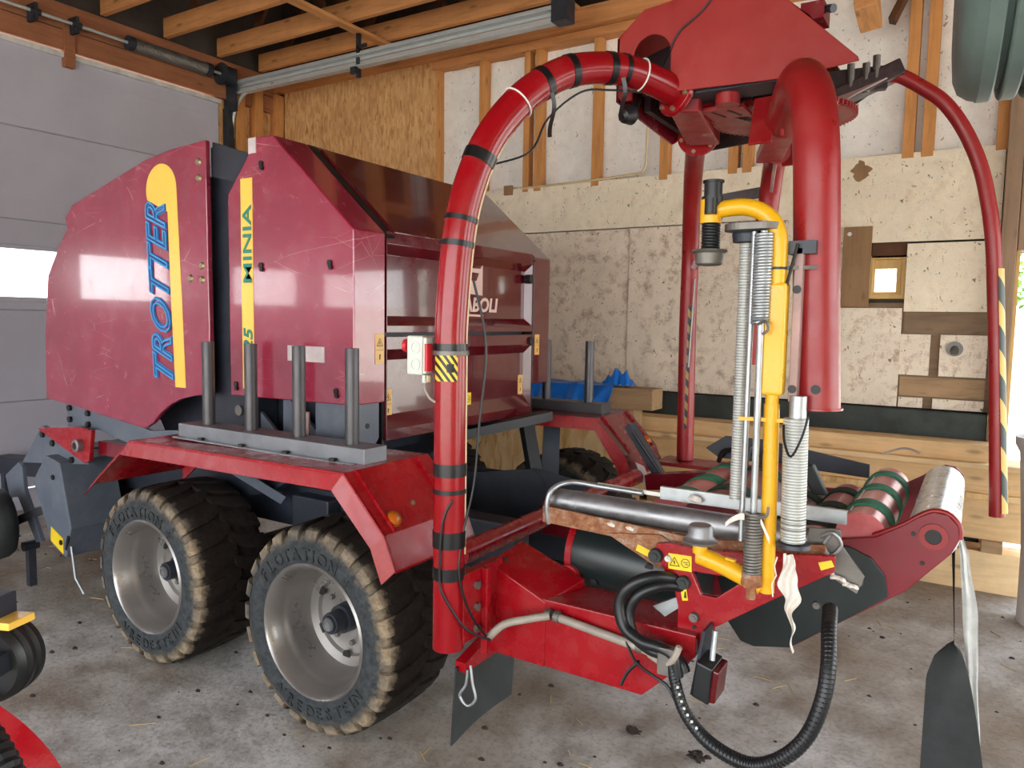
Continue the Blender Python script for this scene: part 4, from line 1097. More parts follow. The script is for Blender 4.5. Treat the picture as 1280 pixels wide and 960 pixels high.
# black tape bands with loose ends
for z, w in ((1.885, 0.045), (1.42, 0.05), (1.335, 0.018), (1.145, 0.065), (1.01, 0.05)):
    MB().cyl((-1.72, 2.308, z - w / 2), (-1.72, 2.308, z + w / 2), RT + 0.003, n=28).build('tape_band', 'tape', nl, smooth=40)
for k, w in ((31, 0.022), (34, 0.02), (44, 0.045), (61, 0.03), (68, 0.03), (77, 0.03), (80, 0.02)):
    p, t = leg_at(i=k)
    MB().cyl(p - t * w / 2, p + t * w / 2, RT + 0.003, n=28).build('tape_band', 'tape', nl, smooth=40)
for k, L in ((61, 0.17), (78, 0.17)):
    p, t = leg_at(i=k)
    q = p + Vector((0.045, -0.02, -0.05))
    MB().grid(lambda u, v: (q.x + 0.018 * v + 0.006 * math.sin(u * 6), q.y - 0.002 + 0.01 * math.sin(u * 4), q.z - L * u), 12, 1, (0, -0.002, 0)).build('loose_tape_end', 'tape', nl)
for k in (55, 84):
    p, t = leg_at(i=k)
    a_, b_, _ = frame_of(t)
    ring = [p + (a_ * math.cos(th) + b_ * math.sin(th)) * (RT + 0.004) for th in [2 * PI * i / 28 for i in range(28)]]
    MB().tube(ring, 0.0035, 6, closed=True).build('zip_tie', 'filmwhite', nl)
# ivory hose and black wires along the inside of the leg
off = []
for i, p in enumerate(LP_):
    if i < 8 or i > 66: continue
    f = min(1, max(0, (p.z - 0.9) / 0.6))
    off.append(p + Vector((0.047, 0.028, -0.008)))
MB().tube(off, 0.012, 10).build('ivory_hose', 'ivory', nl, smooth=60)
MB().tube(smooth_path([(-1.655, 2.36, 2.15), (-1.62, 2.40, 1.9), (-1.64, 2.39, 1.6), (-1.65, 2.37, 1.35), (-1.66, 2.31, 1.15), (-1.655, 2.29, 1.0), (-1.63, 2.33, 0.85), (-1.6, 2.40, 0.74)], 6), 0.005, 6).build('loose_wire', 'cable', nl)
MB().tube(smooth_path([(-1.67, 2.26, 1.31), (-1.70, 2.238, 1.22), (-1.71, 2.235, 1.0), (-1.69, 2.24, 0.93), (-1.63, 2.30, 0.80), (-1.58, 2.40, 0.73)], 6), 0.005, 6).build('loose_wire', 'cable', nl)
MB().tube(smooth_path([(-1.62, 2.45, 2.60), (-1.53, 2.56, 2.66), (-1.50, 2.64, 2.80), (-1.42, 2.76, 2.92), (-1.35, 2.88, 2.95), (-1.26, 3.0, 2.96)], 6), 0.0045, 6).build('loose_wire', 'cable', nl)
# hazard label and control box
haz = mk_hazard('black_yellow_hazard_label', C(28, 26, 22), C(238, 196, 60), 18)
lb = MB().grid(lambda u, v: (-1.72 + (RT + 0.002) * math.cos(-2.05 + 1.55 * u), 2.306 + (RT + 0.002) * math.sin(-2.05 + 1.55 * u), 1.765 + 0.105 * v), 14, 1, None).build('hazard_label', haz, nl, smooth=40, fix=False)
MB().grid(lambda u, v: (-1.72 + (RT + 0.004) * math.cos(-1.15 + 0.42 * u), 2.306 + (RT + 0.004) * math.sin(-1.15 + 0.42 * u), 1.80 + 0.032 * v), 6, 1).build('label_symbol', 'ink', lb, fix=False)
cbx = MB().box(-1.875, -1.80, 2.23, 2.345, 1.785, 1.935).build('control_box', 'boxgrey', bale, bevel=0.006)
MB().box(-1.80, -1.785, 2.235, 2.34, 1.79, 1.93).build('box_lid', 'boxgrey', cbx, bevel=0.005)
for z in (1.89, 1.825):
    MB().lathe([(0.024, 0), (0.024, 0.003), (0.018, 0.003), (0.018, 0)], (-1.832, 2.23, z), (0, -1, 0), 24, True).build('cable_knockout', 'boxgrey', cbx)
MB().cyl((-1.875, 2.26, 1.895), (-1.888, 2.26, 1.895), 0.012, n=16).cyl((-1.888, 2.26, 1.895), (-1.905, 2.26, 1.895), 0.024, 0.026, 20).build('stop_button', 'redplastic', cbx, smooth=40)
MB().box(-1.784, -1.772, 2.225, 2.33, 1.80, 1.905).build('red_relay_plate', 'redplastic', cbx, bevel=0.002)
MB().box(-1.772, -1.74, 2.26, 2.33, 1.79, 1.93).build('box_bracket', 'black', cbx)
MB().lathe([(RT + .003, -0.008), (RT + .008, -0.008), (RT + .008, 0.008), (RT + .003, 0.008)], (-1.72, 2.308, 1.872), (0, 0, 1), 28, True).build('clamp_band', 'dull', cbx, smooth=40)
MB().cyl((-1.80, 2.25, 1.785), (-1.80, 2.25, 1.755), 0.012, n=12).build('cable_gland', 'boxgrey', cbx)
MB().cyl((-1.775, 2.24, 1.785), (-1.775, 2.24, 1.76), 0.012, n=12).build('brass_gland', 'bolt', cbx)
MB().tube(smooth_path([(-1.80, 2.25, 1.76), (-1.79, 2.24, 1.73), (-1.765, 2.235, 1.70), (-1.74, 2.238, 1.685)], 5), 0.005, 6).build('grey_cable', 'greycond', cbx)

# ---- far arch leg
LEG2 = smooth_path([(-1.70, 5.03, 1.05), (-1.715, 5.03, 1.9), (-1.715, 5.03, 2.4), (-1.68, 4.92, 2.68), (-1.59, 4.66, 2.90), (-1.48, 4.36, 3.0), (-1.38, 4.08, 3.02)], 8)
fl2 = MB().tube(LEG2, 0.0575, 24).build('arch_leg', 'red_arm', bale, smooth=40)
haz2 = mk_hazard('black_tan_hazard_tape', C(30, 28, 24), C(150, 116, 52), 6)
MB().grid(lambda u, v: (-1.71 + 0.0595 * math.cos(-1.35 + 0.35 * u) , 5.03 + 0.0595 * math.sin(-1.35 + 0.35 * u), 1.27 + 0.85 * v), 4, 8).build('hazard_tape', haz2, fl2, fix=False)
MB().tube(smooth_path([(-1.66, 4.98, 2.3), (-1.67, 4.975, 2.0), (-1.68, 4.97, 1.7)], 4), 0.006, 6).build('wire', 'galv', fl2)
MB().box(-1.86, -1.1, 4.86, 5.14, 1.02, 1.045).build('leg_foot_plate', 'red_arm', fl2, bevel=0.003)

# ---- bolted flange block joining both legs under the cowl
def flange(p, t, r, parent):
    p = Vector(p); t = Vector(t).normalized()
    f = MB().cyl(p - t * 0.012, p + t * 0.012, r, n=30).build('flange', 'red_tube', parent, bevel=0.003, smooth=40)
    a, b, _ = frame_of(t)
    for k in range(6):
        th = 2 * PI * k / 6 + 0.3
        q = p + (a * math.cos(th) + b * math.sin(th)) * r * 0.82
        MB().cyl(q - t * 0.024, q + t * 0.02, 0.011, n=6).build('flange_bolt', 'bolt', f)
blk = MB().hexa([(-1.20, 3.17, 2.91), (-1.08, 3.22, 2.91), (-1.22, 3.98, 2.94), (-1.38, 3.92, 2.94), (-1.20, 3.17, 3.06), (-1.08, 3.22, 3.06), (-1.22, 3.98, 3.10), (-1.38, 3.92, 3.10)]).build('flange_block', 'red_arm', bale, bevel=0.008)
flange((-1.165, 3.165, 2.985), (0.48, 0.84, -0.25), 0.10, blk)
flange((-1.335, 3.97, 3.0), (0.25, -0.95, 0.05), 0.11, blk)

# ---- cowl (two side plates, end plate, top)
notch = [(-1.345, 2.965), (-1.345, 3.14)] + arcpts((-1.26, 3.14), 0.085, PI, 0, 14)[1:] + [(-1.175, 2.975)]
cow = [(-1.415, 2.99), (-1.395, 2.965)] + notch + [(-0.69, 2.96), (-0.44, 2.985), (-0.445, 3.0), (-0.70, 3.25), (-0.83, 3.37), (-1.0, 3.375), (-1.20, 3.345), (-1.30, 3.335), (-1.42, 3.235)]
cw = MB().xz(cow, 3.10, 3.112).build('cowl', 'red_head', bale, bevel=0.003)
cow2 = [(-1.415, 2.965), (-0.76, 3.02), (-0.55, 3.16), (-0.56, 3.20), (-0.70, 3.30), (-0.83, 3.37), (-1.0, 3.375), (-1.20, 3.345), (-1.30, 3.335), (-1.42, 3.235)]
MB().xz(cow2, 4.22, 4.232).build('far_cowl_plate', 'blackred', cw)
top = [(-1.42, 3.235), (-1.30, 3.335), (-1.20, 3.345), (-1.0, 3.375), (-0.83, 3.37), (-0.62, 3.18)]
MB().xz(top + [(x, z - 0.01) for x, z in reversed(top)], 3.112, 4.22).build('top_cowl', 'red_head', cw)
MB().yz([(3.10, 2.965), (3.70, 2.93), (3.80, 2.925), (3.86, 2.95), (3.88, 3.0), (3.87, 3.235), (3.10, 3.235)], -1.42, -1.41).build('end_cowl_plate', 'red', cw)
MB().xz([(-1.40, 3.05), (-1.10, 3.05), (-1.10, 3.30), (-1.40, 3.22)], 3.34, 3.35).box(-1.39, -1.36, 3.35, 3.86, 2.98, 3.2).build('stiffener_notch_shade', 'blackred', cw)  # dark plate added behind the notch as its shade, joined to a stiffener
MB().lathe([(0.035, 0), (0.045, 0.02), (0.03, 0.06), (0.012, 0.07)], (-1.33, 3.08, 2.90), (-0.3, -0.8, -0.3), 16).cyl((-1.33, 3.09, 2.91), (-1.34, 3.16, 2.98), 0.014, n=10).build('work_lamp', 'black', cw, smooth=40)
MB().box(-0.66, -0.575, 3.112, 3.24, 3.17, 3.235).build('end_bracket', 'red', cw)
MB().cyl((-0.57, 3.16, 3.215), (-0.545, 3.14, 3.205), 0.016, n=12).build('hydraulic_fitting', 'dkgrey', cw, smooth=40)
MB().tube(smooth_path([(-0.98, 3.092, 3.36), (-1.03, 3.094, 3.29), (-1.09, 3.094, 3.245), (-1.13, 3.094, 3.22), (-1.16, 3.094, 3.18), (-1.18, 3.10, 3.14), (-1.23, 3.16, 3.11)], 5), 0.004, 6).build('cowl_wire', 'cable', cw)

# ---- rotor: sprocket, turning beam, two wrap arms, safety arm
AX = (-0.845, 3.70)
gr = MB()
gp = []
for k in range(72):
    t0 = 2 * PI * k / 72
    gp += [(0.30 * math.cos(t0), 0.30 * math.sin(t0)), (0.325 * math.cos(t0 + 0.025), 0.325 * math.sin(t0 + 0.025)), (0.325 * math.cos(t0 + 0.05), 0.325 * math.sin(t0 + 0.05)), (0.30 * math.cos(t0 + 0.07), 0.30 * math.sin(t0 + 0.07))]
gr.prism(gp, (AX[0], AX[1], 2.955), (1, 0, 0), (0, 1, 0), (0, 0, 0.022))
sprk = gr.build('sprocket', 'red_arm', bale)
MB().cyl((AX[0], AX[1], 2.96), (AX[0], AX[1], 3.2), 0.14, n=28).build('rotor_hub', 'dkgrey', sprk, smooth=40)
for i in range(4):
    MB().box(-1.02 + 0.012 * i, -1.0 + 0.012 * i, 3.48 + 0.03 * i, 3.56 + 0.03 * i, 2.952, 2.955).build('sprocket_slot', 'ink', sprk)
MB().box(-1.16, -0.62, 3.14, 3.30, 2.965, 3.05).build('gear_motor_bracket', 'dkgrey', cw, bevel=0.004)
MB().box(-1.10, -0.92, 3.30, 3.46, 2.93, 2.945).build('tension_plate', 'red_arm', cw)
for x in (-1.06, -0.99):
    MB().bar((x, 3.33, 2.929), (x + 0.03, 3.43, 2.929), 0.012, 0.003).build('adjuster_slot', 'ink', cw)
MB().cyl((-0.96, 3.22, 2.92), (-0.96, 3.22, 3.06), 0.05, n=20).build('drive_motor', 'red_arm', cw, smooth=40)
MB().bar((-1.12, 3.36, 2.955), (-0.96, 3.34, 2.955), 0.02, 0.02).build('tension_rod', 'red_tube', cw)
dirn = Vector((-0.66 - AX[0], 3.15 - AX[1], 0)).normalized()
sd = Vector((-dirn.y, dirn.x, 0))
A0 = Vector((AX[0], AX[1], 2.91))
bm_ = MB().bar(A0 - dirn * 0.60, A0 + dirn * 0.56, 0.13, 0.06).build('rotor_beam', 'red_arm', bale, bevel=0.006)
MB().bar(A0 + Vector((0, 0, 0.02)) + sd * 0.0, A0 + Vector((0.47, 0.14, 0.24)), 0.14, 0.07).build('rotor_crossbeam', 'blackred', bale, bevel=0.006)
# near arm: open tube end, bend, long drop
ARM = smooth_path([(-0.715, 3.17, 2.815), (-0.665, 3.02, 2.835), (-0.60, 2.83, 2.845), (-0.545, 2.68, 2.81), (-0.50, 2.59, 2.72), (-0.475, 2.55, 2.58), (-0.463, 2.545, 2.40), (-0.45, 2.545, 2.1), (-0.43, 2.545, 1.735)], 9)
na = MB().tube(ARM, 0.0705, 32).build('wrap_arm', 'red_arm', bale, smooth=40)
MB().cyl((-0.43, 2.545, 1.735), (-0.4295, 2.545, 1.728), 0.064, n=28).build('arm_end_cap', 'blackred', na)
MB().lathe([(0.071, 0), (0.078, 0), (0.078, 0.006), (0.071, 0.006)], (-0.43, 2.545, 1.733), (0, 0, 1), 30, True).build('arm_collar', 'red_tube', na, smooth=40)
MB().lathe([(0.0, 0.0708), (0.015, 0.0708), (0.015, 0.0725), (0, 0.0725)], (-0.432, 2.545, 1.80), (0.1, -0.99, 0), 20, True).build('arm_hole', 'ink', na)
MB().tube(smooth_path([p + Vector((0.062, 0.045, 0)) for p in (Vector(q) for q in ((-0.50, 2.60, 2.72), (-0.472, 2.55, 2.5), (-0.458, 2.545, 2.2), (-0.435, 2.545, 1.76)))], 8), 0.006, 6).build('pale_cable', 'filmwhite', na)
# clamp below the near bend that bolts it to the beam
MB().bar((-0.76, 3.26, 2.88), (-0.70, 3.06, 2.78), 0.10, 0.012, (1, 0, 0)).build('arm_clamp', 'red_arm', bm_, bevel=0.003)
MB().bar((-0.80, 3.22, 2.93), (-0.79, 3.10, 2.72), 0.012, 0.09, (1, 0, 0)).build('arm_clamp', 'red_arm', bm_, bevel=0.003)
# far arm
mir = lambda p: (2 * AX[0] - p[0], 2 * AX[1] - p[1], p[2])
ARM2 = smooth_path([(-0.98, 4.24, 2.93), (-1.02, 4.36, 2.97), (-1.07, 4.55, 3.0), (-1.11, 4.72, 2.98), (-1.15, 4.84, 2.88), (-1.175, 4.89, 2.74), (-1.19, 4.9, 2.6), (-1.215, 4.9, 2.2), (-1.245, 4.9, 1.745)], 8)
fa = MB().tube(ARM2, 0.064, 24).build('wrap_arm', 'red_arm', bale, smooth=40)
MB().bar((-0.965, 4.20, 3.06), (-1.10, 4.66, 2.86), 0.17, 0.02, (1, 0, 0)).build('arm_bracket', 'pinkgrey', fa, bevel=0.003)
MB().bar((-0.935, 4.22, 3.04), (-0.92, 4.44, 2.90), 0.02, 0.16, (1, 0, 0)).build('arm_side_plate', 'red_arm', fa)
MB().bar((-1.22, 4.88, 2.83), (-1.46, 4.86, 2.80), 0.05, 0.06).build('far_dispenser_bracket', 'blackred', fa)
MB().bar((-1.42, 4.86, 2.80), (-1.63, 4.86, 2.36), 0.035, 0.035).build('far_dispenser_rod', 'red', fa)
# safety arm with hazard tape
SA = smooth_path([(-0.46, 3.80, 3.11), (-0.38, 3.82, 3.12), (-0.28, 3.85, 3.06), (-0.19, 3.87, 2.985), (-0.11, 3.89, 2.865), (-0.045, 3.9, 2.715), (-0.005, 3.9, 2.56), (0.025, 3.9, 2.38), (0.05, 3.9, 2.1), (0.08, 3.9, 1.7), (0.112, 3.9, 1.17)], 7)
sa = MB().tube(SA, 0.031, 18).build('safety_arm', 'red_arm', bale, smooth=40)
haz3 = mk_hazard('hazard_tape_strip', C(56, 66, 62), C(206, 176, 96), 3.2)
MB().grid(lambda u, v: (0.112 - 0.078 * v + 0.008 + 0.0325 * math.cos(-1.3 + 1.2 * u), 3.9 + 0.0325 * math.sin(-1.3 + 1.2 * u), 1.19 + 1.07 * v), 8, 12).build('hazard_tape', haz3, sa, fix=False)
ck = MB().bar((-0.72, 3.72, 3.10), (-0.42, 3.80, 3.11), 0.05, 0.10).build('safety_arm_bracket', 'blackred', sa, bevel=0.004)
for p in ((-0.56, 3.73, 3.10), (-0.50, 3.75, 3.10), (-0.46, 3.76, 3.13)):
    MB().cyl((p[0], p[1], p[2] - 0.06), (p[0], p[1] - 0.01, p[2] + 0.07), 0.016, n=10).build('bracket_bolt', 'dull', ck)
MB().xz([(-0.75, 2.93), (-0.62, 3.0), (-0.50, 3.03), (-0.40, 3.06), (-0.52, 3.01), (-0.62, 2.96)], 3.62, 3.64).build('guide_plate', 'pinkgrey', sa)

# ---- film dispenser on the near arm
dsp = MB().tube(smooth_path([(-0.535, 2.43, 1.14), (-0.54, 2.43, 1.5), (-0.545, 2.43, 1.75)], 4), 0.024, 18)
ds = dsp.build('dispenser_post', 'yellow', bale, smooth=40)
MB().box(-0.577, -0.512, 2.40, 2.46, 1.78, 2.13).build('post_sleeve', 'yellow', ds, bevel=0.008)
MB().tube([(-0.545, 2.43, 1.70), (-0.545, 2.43, 1.80)], 0.021, 16).build('post_neck', 'yellow', ds, smooth=40)
MB().tube(smooth_path([(-0.545, 2.43, 2.12), (-0.545, 2.43, 2.22), (-0.552, 2.43, 2.285), (-0.58, 2.43, 2.335), (-0.63, 2.43, 2.365), (-0.69, 2.43, 2.372), (-0.785, 2.43, 2.36)], 6), 0.027, 18).build('upper_arm', 'yellow', ds, smooth=40)
MB().lathe([(0.0278, -.004), (0.0295, -.004), (0.0295, .004), (0.0278, .004)], (-0.545, 2.43, 2.175), (0, 0, 1), 20, True).build('zip_tie', 'cable', ds)
MB().tube(smooth_path([(-0.55, 2.43, 1.155), (-0.60, 2.425, 1.175), (-0.68, 2.42, 1.205), (-0.755, 2.415, 1.225)], 4), 0.03, 16).build('lower_arm', 'yellow', ds, smooth=40)
MB().bar((-0.625, 2.39, 1.235), (-0.66, 2.39, 1.24), 0.02, 0.01).box(-0.765, -0.74, 2.40, 2.43, 1.2, 1.27).build('lower_arm_lug', 'yellow', ds, bevel=0.004)
# spring-loaded upper film cone
hd_ = MB().cyl((-0.76, 2.43, 2.40), (-0.76, 2.43, 2.455), 0.029, n=20).cyl((-0.76, 2.43, 2.455), (-0.76, 2.43, 2.462), 0.034, n=20).cyl((-0.76, 2.43, 2.375), (-0.76, 2.43, 2.41), 0.036, n=20).cyl((-0.755, 2.395, 2.35), (-0.755, 2.395, 2.40), 0.02, n=12)
MB().cyl((-0.765, 2.43, 2.325), (-0.765, 2.43, 2.40), 0.034, n=20).build('plunger_sleeve', 'yellow', ds, smooth=40)
hd_.build('plunger_cap', 'black', ds, smooth=40)
spg = MB().tube([(-0.762 + 0.026 * math.cos(i * 0.6), 2.43 + 0.026 * math.sin(i * 0.6), 2.335 - 0.10 * i / 110) for i in range(111)], 0.0055, 6).cyl((-0.762, 2.43, 2.235), (-0.762, 2.43, 2.34), 0.019, n=14)
spg.build('plunger_spring', 'black', ds, smooth=60)
MB().lathe([(0.0, 0.0), (0.055, 0.0), (0.058, -0.006), (0.047, -0.012), (0.043, -0.045), (0.036, -0.05), (0.0, -0.046)], (-0.765, 2.43, 2.24), (0, 0, 1), 36).build('upper_film_cone', 'dull', ds, smooth=40)
MB().lathe([(0.0, 0.058), (0.034, 0.056), (0.040, 0.048), (0.042, 0.02), (0.048, 0.010), (0.058, 0.004), (0.055, -0.004), (0.0, -0.004)], (-0.752, 2.41, 1.275), (0, 0, 1), 36).build('lower_film_cone', 'steel', ds, smooth=40)
MB().cyl((-0.752, 2.41, 1.235), (-0.752, 2.41, 1.272), 0.024, n=18).build('cone_pin', 'yellow', ds, smooth=40)
# top plate with gear, long tension springs and rods
tpz = 2.295
ov = [(-0.60 + 0.06 * math.cos(t) - 0.035 * (math.cos(t) < 0) * 1.6, 2.43 + 0.055 * math.sin(t)) for t in [2 * PI * i / 28 for i in range(28)]]
tp_ = MB().prism(ov, (0, 0, tpz), (1, 0, 0), (0, 1, 0), (0, 0, 0.022)).build('top_plate', 'dull', ds, bevel=0.003)
MB().lathe([(0.048, 0), (0.05, -0.008), (0.046, -0.032), (0.0, -0.032)], (-0.65, 2.46, tpz), (0, 0, 1), 40).build('stretch_gear', 'dkgrey', tp_)
MB().cyl((-0.585, 2.43, tpz + 0.02), (-0.585, 2.43, tpz + 0.05), 0.014, n=6).cyl((-0.585, 2.43, tpz + 0.02), (-0.585, 2.43, tpz + 0.03), 0.026, n=16).build('plate_nut', 'bolt', tp_)
def coil(x, y, z0, z1, rad, turns, wire):
    n = int(turns * 11)
    return MB().tube([(x + rad * math.cos(2 * PI * i / 11), y + rad * math.sin(2 * PI * i / 11), z0 + (z1 - z0) * i / n) for i in range(n + 1)], wire, 5)
coil(-0.585, 2.40, 2.00, 2.28, 0.026, 30, 0.0048).build('upper_spring', 'galv', ds, smooth=70)
coil(-0.575, 2.395, 1.20, 1.40, 0.026, 20, 0.0050).build('lower_spring', 'dull', ds, smooth=70)
MB().cyl((-0.578, 2.40, 1.17), (-0.585, 2.40, 2.29), 0.011, n=12).build('spring_rod', 'galv', ds, smooth=40)
MB().cyl((-0.618, 2.41, 1.30), (-0.617, 2.41, 2.29), 0.009, n=10).build('side_rod', 'galv', ds, smooth=40)
MB().cyl((-0.575, 2.395, 1.165), (-0.575, 2.395, 1.205), 0.033, 0.03, 18).cyl((-0.575, 2.395, 1.12), (-0.575, 2.395, 1.165), 0.016, n=6).build('spring_seat', 'rust', ds, smooth=40)
MB().tube(smooth_path([(-0.585, 2.37, 2.0), (-0.56, 2.37, 2.01), (-0.555, 2.375, 1.985), (-0.57, 2.37, 1.97)], 5), 0.005, 6).build('spring_hook', 'dull', ds)
MB().tube(smooth_path([(-0.60, 2.37, 1.405), (-0.57, 2.37, 1.395), (-0.535, 2.375, 1.40), (-0.53, 2.38, 1.43)], 5), 0.005, 6).build('spring_hook', 'dull', ds)
MB().cyl((-0.655, 2.47, 1.42), (-0.655, 2.47, 2.26), 0.022, n=20).build('slim_stretch_roller', 'ribroll', ds, smooth=40)
MB().bar((-0.64, 2.405, 1.70), (-0.50, 2.43, 1.70), 0.02, 0.012).build('rod_bridge', 'yellow', ds)
# channel between post and arm, brackets
MB().box(-0.50, -0.475, 2.44, 2.52, 1.76, 2.24).build('dispenser_channel', 'pinkgrey', ds, bevel=0.003)
for z in (2.11, 1.80):
    MB().cyl((-0.488, 2.44, z), (-0.488, 2.436, z), 0.013, n=14).build('channel_hole', 'ink', ds)
MB().box(-0.52, -0.44, 2.44, 2.50, 2.22, 2.26).build('channel_bracket', 'dkgrey', ds)
MB().bar((-0.53, 2.42, 2.175), (-0.44, 2.475, 2.18), 0.012, 0.012).build('tie_bolt', 'dull', ds)
MB().tube(smooth_path([(-0.49, 2.43, 2.25), (-0.50, 2.425, 2.2), (-0.52, 2.42, 2.1)], 4), 0.005, 6).build('bracket_wire', 'cable', ds)
# main pre-stretch roller hanging below the arm
ro = MB().cyl((-0.462, 2.43, 1.32), (-0.47, 2.43, 1.71), 0.0375, n=32).build('stretch_roller', 'ribroll', ds, smooth=40)
MB().cyl((-0.468, 2.44, 1.66), (-0.468, 2.44, 1.78), 0.026, n=20).build('roller_core', 'galv', ds, smooth=40)
for z in (1.395, 1.38, 1.362):
    MB().lathe([(0.0375, -.002), (0.0385, -.002), (0.0385, .002), (0.0375, .002)], (-0.463, 2.43, z), (0, 0, 1), 28, True).build('roller_groove', 'dull', ro)
MB().lathe([(0.0, 0), (0.05, 0.004), (0.052, -0.008), (0.03, -0.018), (0.0, -0.018)], (-0.458, 2.43, 1.312), (0, 0, 1), 28).build('roller_foot', 'dkgrey', ro, smooth=40)
MB().tube(smooth_path([(-0.43, 2.40, 1.72), (-0.44, 2.375, 1.66), (-0.466, 2.36, 1.60), (-0.49, 2.375, 1.64), (-0.50, 2.40, 1.69)], 5), 0.004, 6).build('hanging_wire', 'cable', ds)
# torn film
def ragfn(u, v):
    w = 0.62 * (0.022 + 0.022 * math.sin(PI * min(1, u * 1.5))) * max(0.06, 1 - max(0, u - 0.45) * 2.4) * (1 + 0.25 * math.sin(u * 23 + (9 if v > 0.5 else 0)) * (1 if v in (0, 1) else 0))
    return (-0.468 + 0.03 * u + w * (v - 0.5) * 2 + 0.006 * math.sin(u * 19), 2.395 + 0.010 * math.sin(v * 9 + u * 14), 1.285 - 0.31 * u)
rg = MB().grid(ragfn, 34, 10, (0, 0.003, 0)).build('torn_film', 'cloth', ds, smooth=60)
MB().tube([(-0.50, 2.40, 1.27), (-0.507, 2.398, 1.24), (-0.50, 2.397, 1.21), (-0.512, 2.396, 1.18), (-0.507, 2.396, 1.14)], 0.0025, 5).build('film_strand', 'cloth', ds)
MB().grid(lambda u, v: (-0.60 - 0.06 * u, 2.37 + 0.004 * math.sin(u * 9), 1.39 - 0.018 * u ** 2 * 2 + 0.022 * (v - .5) * (1 - .3 * u)), 8, 3, (0, .002, 0)).build('film_strip', 'cloth', ds, smooth=60)
MB().grid(lambda u, v: (-0.55 + 0.03 * u, 2.372, 1.385 - 0.06 * u + 0.018 * (v - .5)), 6, 3, (0, .002, 0)).build('film_strip', 'cloth', ds, smooth=60)

# ---- wrapper frame: outer beams, cross tubes, leg bracket
def beam(near):
    Y = (lambda y: y) if near else my
    ya, yb = sorted((Y(2.56), Y(2.80)))
    o = MB().xz([(-1.66, 0.60), (-1.0, 0.60), (-0.92, 0.68), (-0.80, 0.80), (-0.80, 0.88), (-1.66, 0.88)], ya, yb).build('frame_beam', 'red_frame', bale, bevel=0.005)
    return o
fb = beam(True); beam(False)
# sloping gusset plate with slot on the beam's root
MB().add([(-1.70, 2.555, 0.985), (-1.42, 2.555, 0.87), (-1.68, 2.80, 1.02), (-1.36, 2.79, 0.91), (-1.70, 2.555, 0.60), (-1.42, 2.555, 0.60), (-1.68, 2.80, 0.60), (-1.36, 2.79, 0.60)],
         [(0, 1, 3, 2), (4, 6, 7, 5), (0, 4, 5, 1), (1, 5, 7, 3), (3, 7, 6, 2), (2, 6, 4, 0)]).build('root_gusset', 'red_frame', fb, bevel=0.004)
MB().add([(-1.67, 2.62, 0.988), (-1.58, 2.62, 0.952), (-1.58, 2.68, 0.958), (-1.65, 2.72, 0.992)], [(0, 1, 2, 3)]).build('gusset_slot', 'blackred', fb)
lbk = MB().box(-1.70, -1.655, 2.32, 2.60, 0.72, 1.0).build('leg_bracket', 'red_frame', fb, bevel=0.004)
MB().box(-1.655, -1.625, 2.44, 2.47, 0.64, 1.0).build('bracket_flange', 'red_frame', fb, bevel=0.004)
for z in (0.94, 0.85, 0.76):
    MB().cyl((-1.655, 2.405, z), (-1.64, 2.405, z), 0.017, n=6).build('bracket_bolt', 'dull', lbk)
MB().yz([(2.40, 0.56), (2.85, 0.56), (2.85, 0.72), (2.40, 0.60)], -1.75, -1.70).build('flap_carrier', 'red_frame', fb)
mf = MB().grid(lambda u, v: (-1.73 - 0.02 * v - 0.02 * math.sin(u * 3), 2.38 + 0.47 * u, 0.58 - (0.34 - 0.02 * u) * v - 0.04 * (1 - v) * (1 - u) * 0), 10, 8, (-0.008, 0, 0)).build('mud_flap', 'rubber', bale, smooth=50)
MB().tube(smooth_path([(-1.66, 2.36, 0.60), (-1.665, 2.355, 0.54), (-1.69, 2.35, 0.49), (-1.655, 2.355, 0.455), (-1.62, 2.36, 0.49), (-1.635, 2.36, 0.55), (-1.65, 2.365, 0.62)], 6), 0.006, 8).build('lynch_pin', 'galv', bale, smooth=60)
for (a, b, r_) in (((-1.88, 2.60, 0.97), (-1.84, 4.55, 1.0), 0.05), ((-1.45, 2.80, 0.90), (-1.55, 4.55, 0.92), 0.05)):
    MB().cyl(a, b, r_, n=20).build('cross_tube', 'red_frame', bale, smooth=40)
MB().box(-1.95, -1.70, 3.45, 3.75, 0.85, 1.03).build('tow_block', 'red', bale, bevel=0.008)
MB().box(-1.35, -1.25, 3.2, 3.32, 0.6, 1.0).build('frame_upright', 'red', bale, bevel=0.006)
# conduit along the beam
cd_ = MB().tube(smooth_path([(-1.60, 2.42, 0.73), (-1.54, 2.44, 0.79), (-1.45, 2.48, 0.82), (-1.38, 2.52, 0.835)], 5), 0.016, 10).tube([(-1.36, 2.53, 0.835), (-0.93, 2.53, 0.79)], 0.017, 12)
cdo = cd_.build('conduit_pipe', 'greycond', bale, smooth=50)
cdo['kind'] = 'stuff'
for x, z in ((-1.39, 0.835), (-1.35, 0.835), (-1.0, 0.80)):
    MB().lathe([(0.017, -.012), (0.022, -.012), (0.022, .012), (0.017, .012)], (x, 2.53, z), (1, 0, -0.1), 16, True).build('pipe_clip', 'dull', cdo)

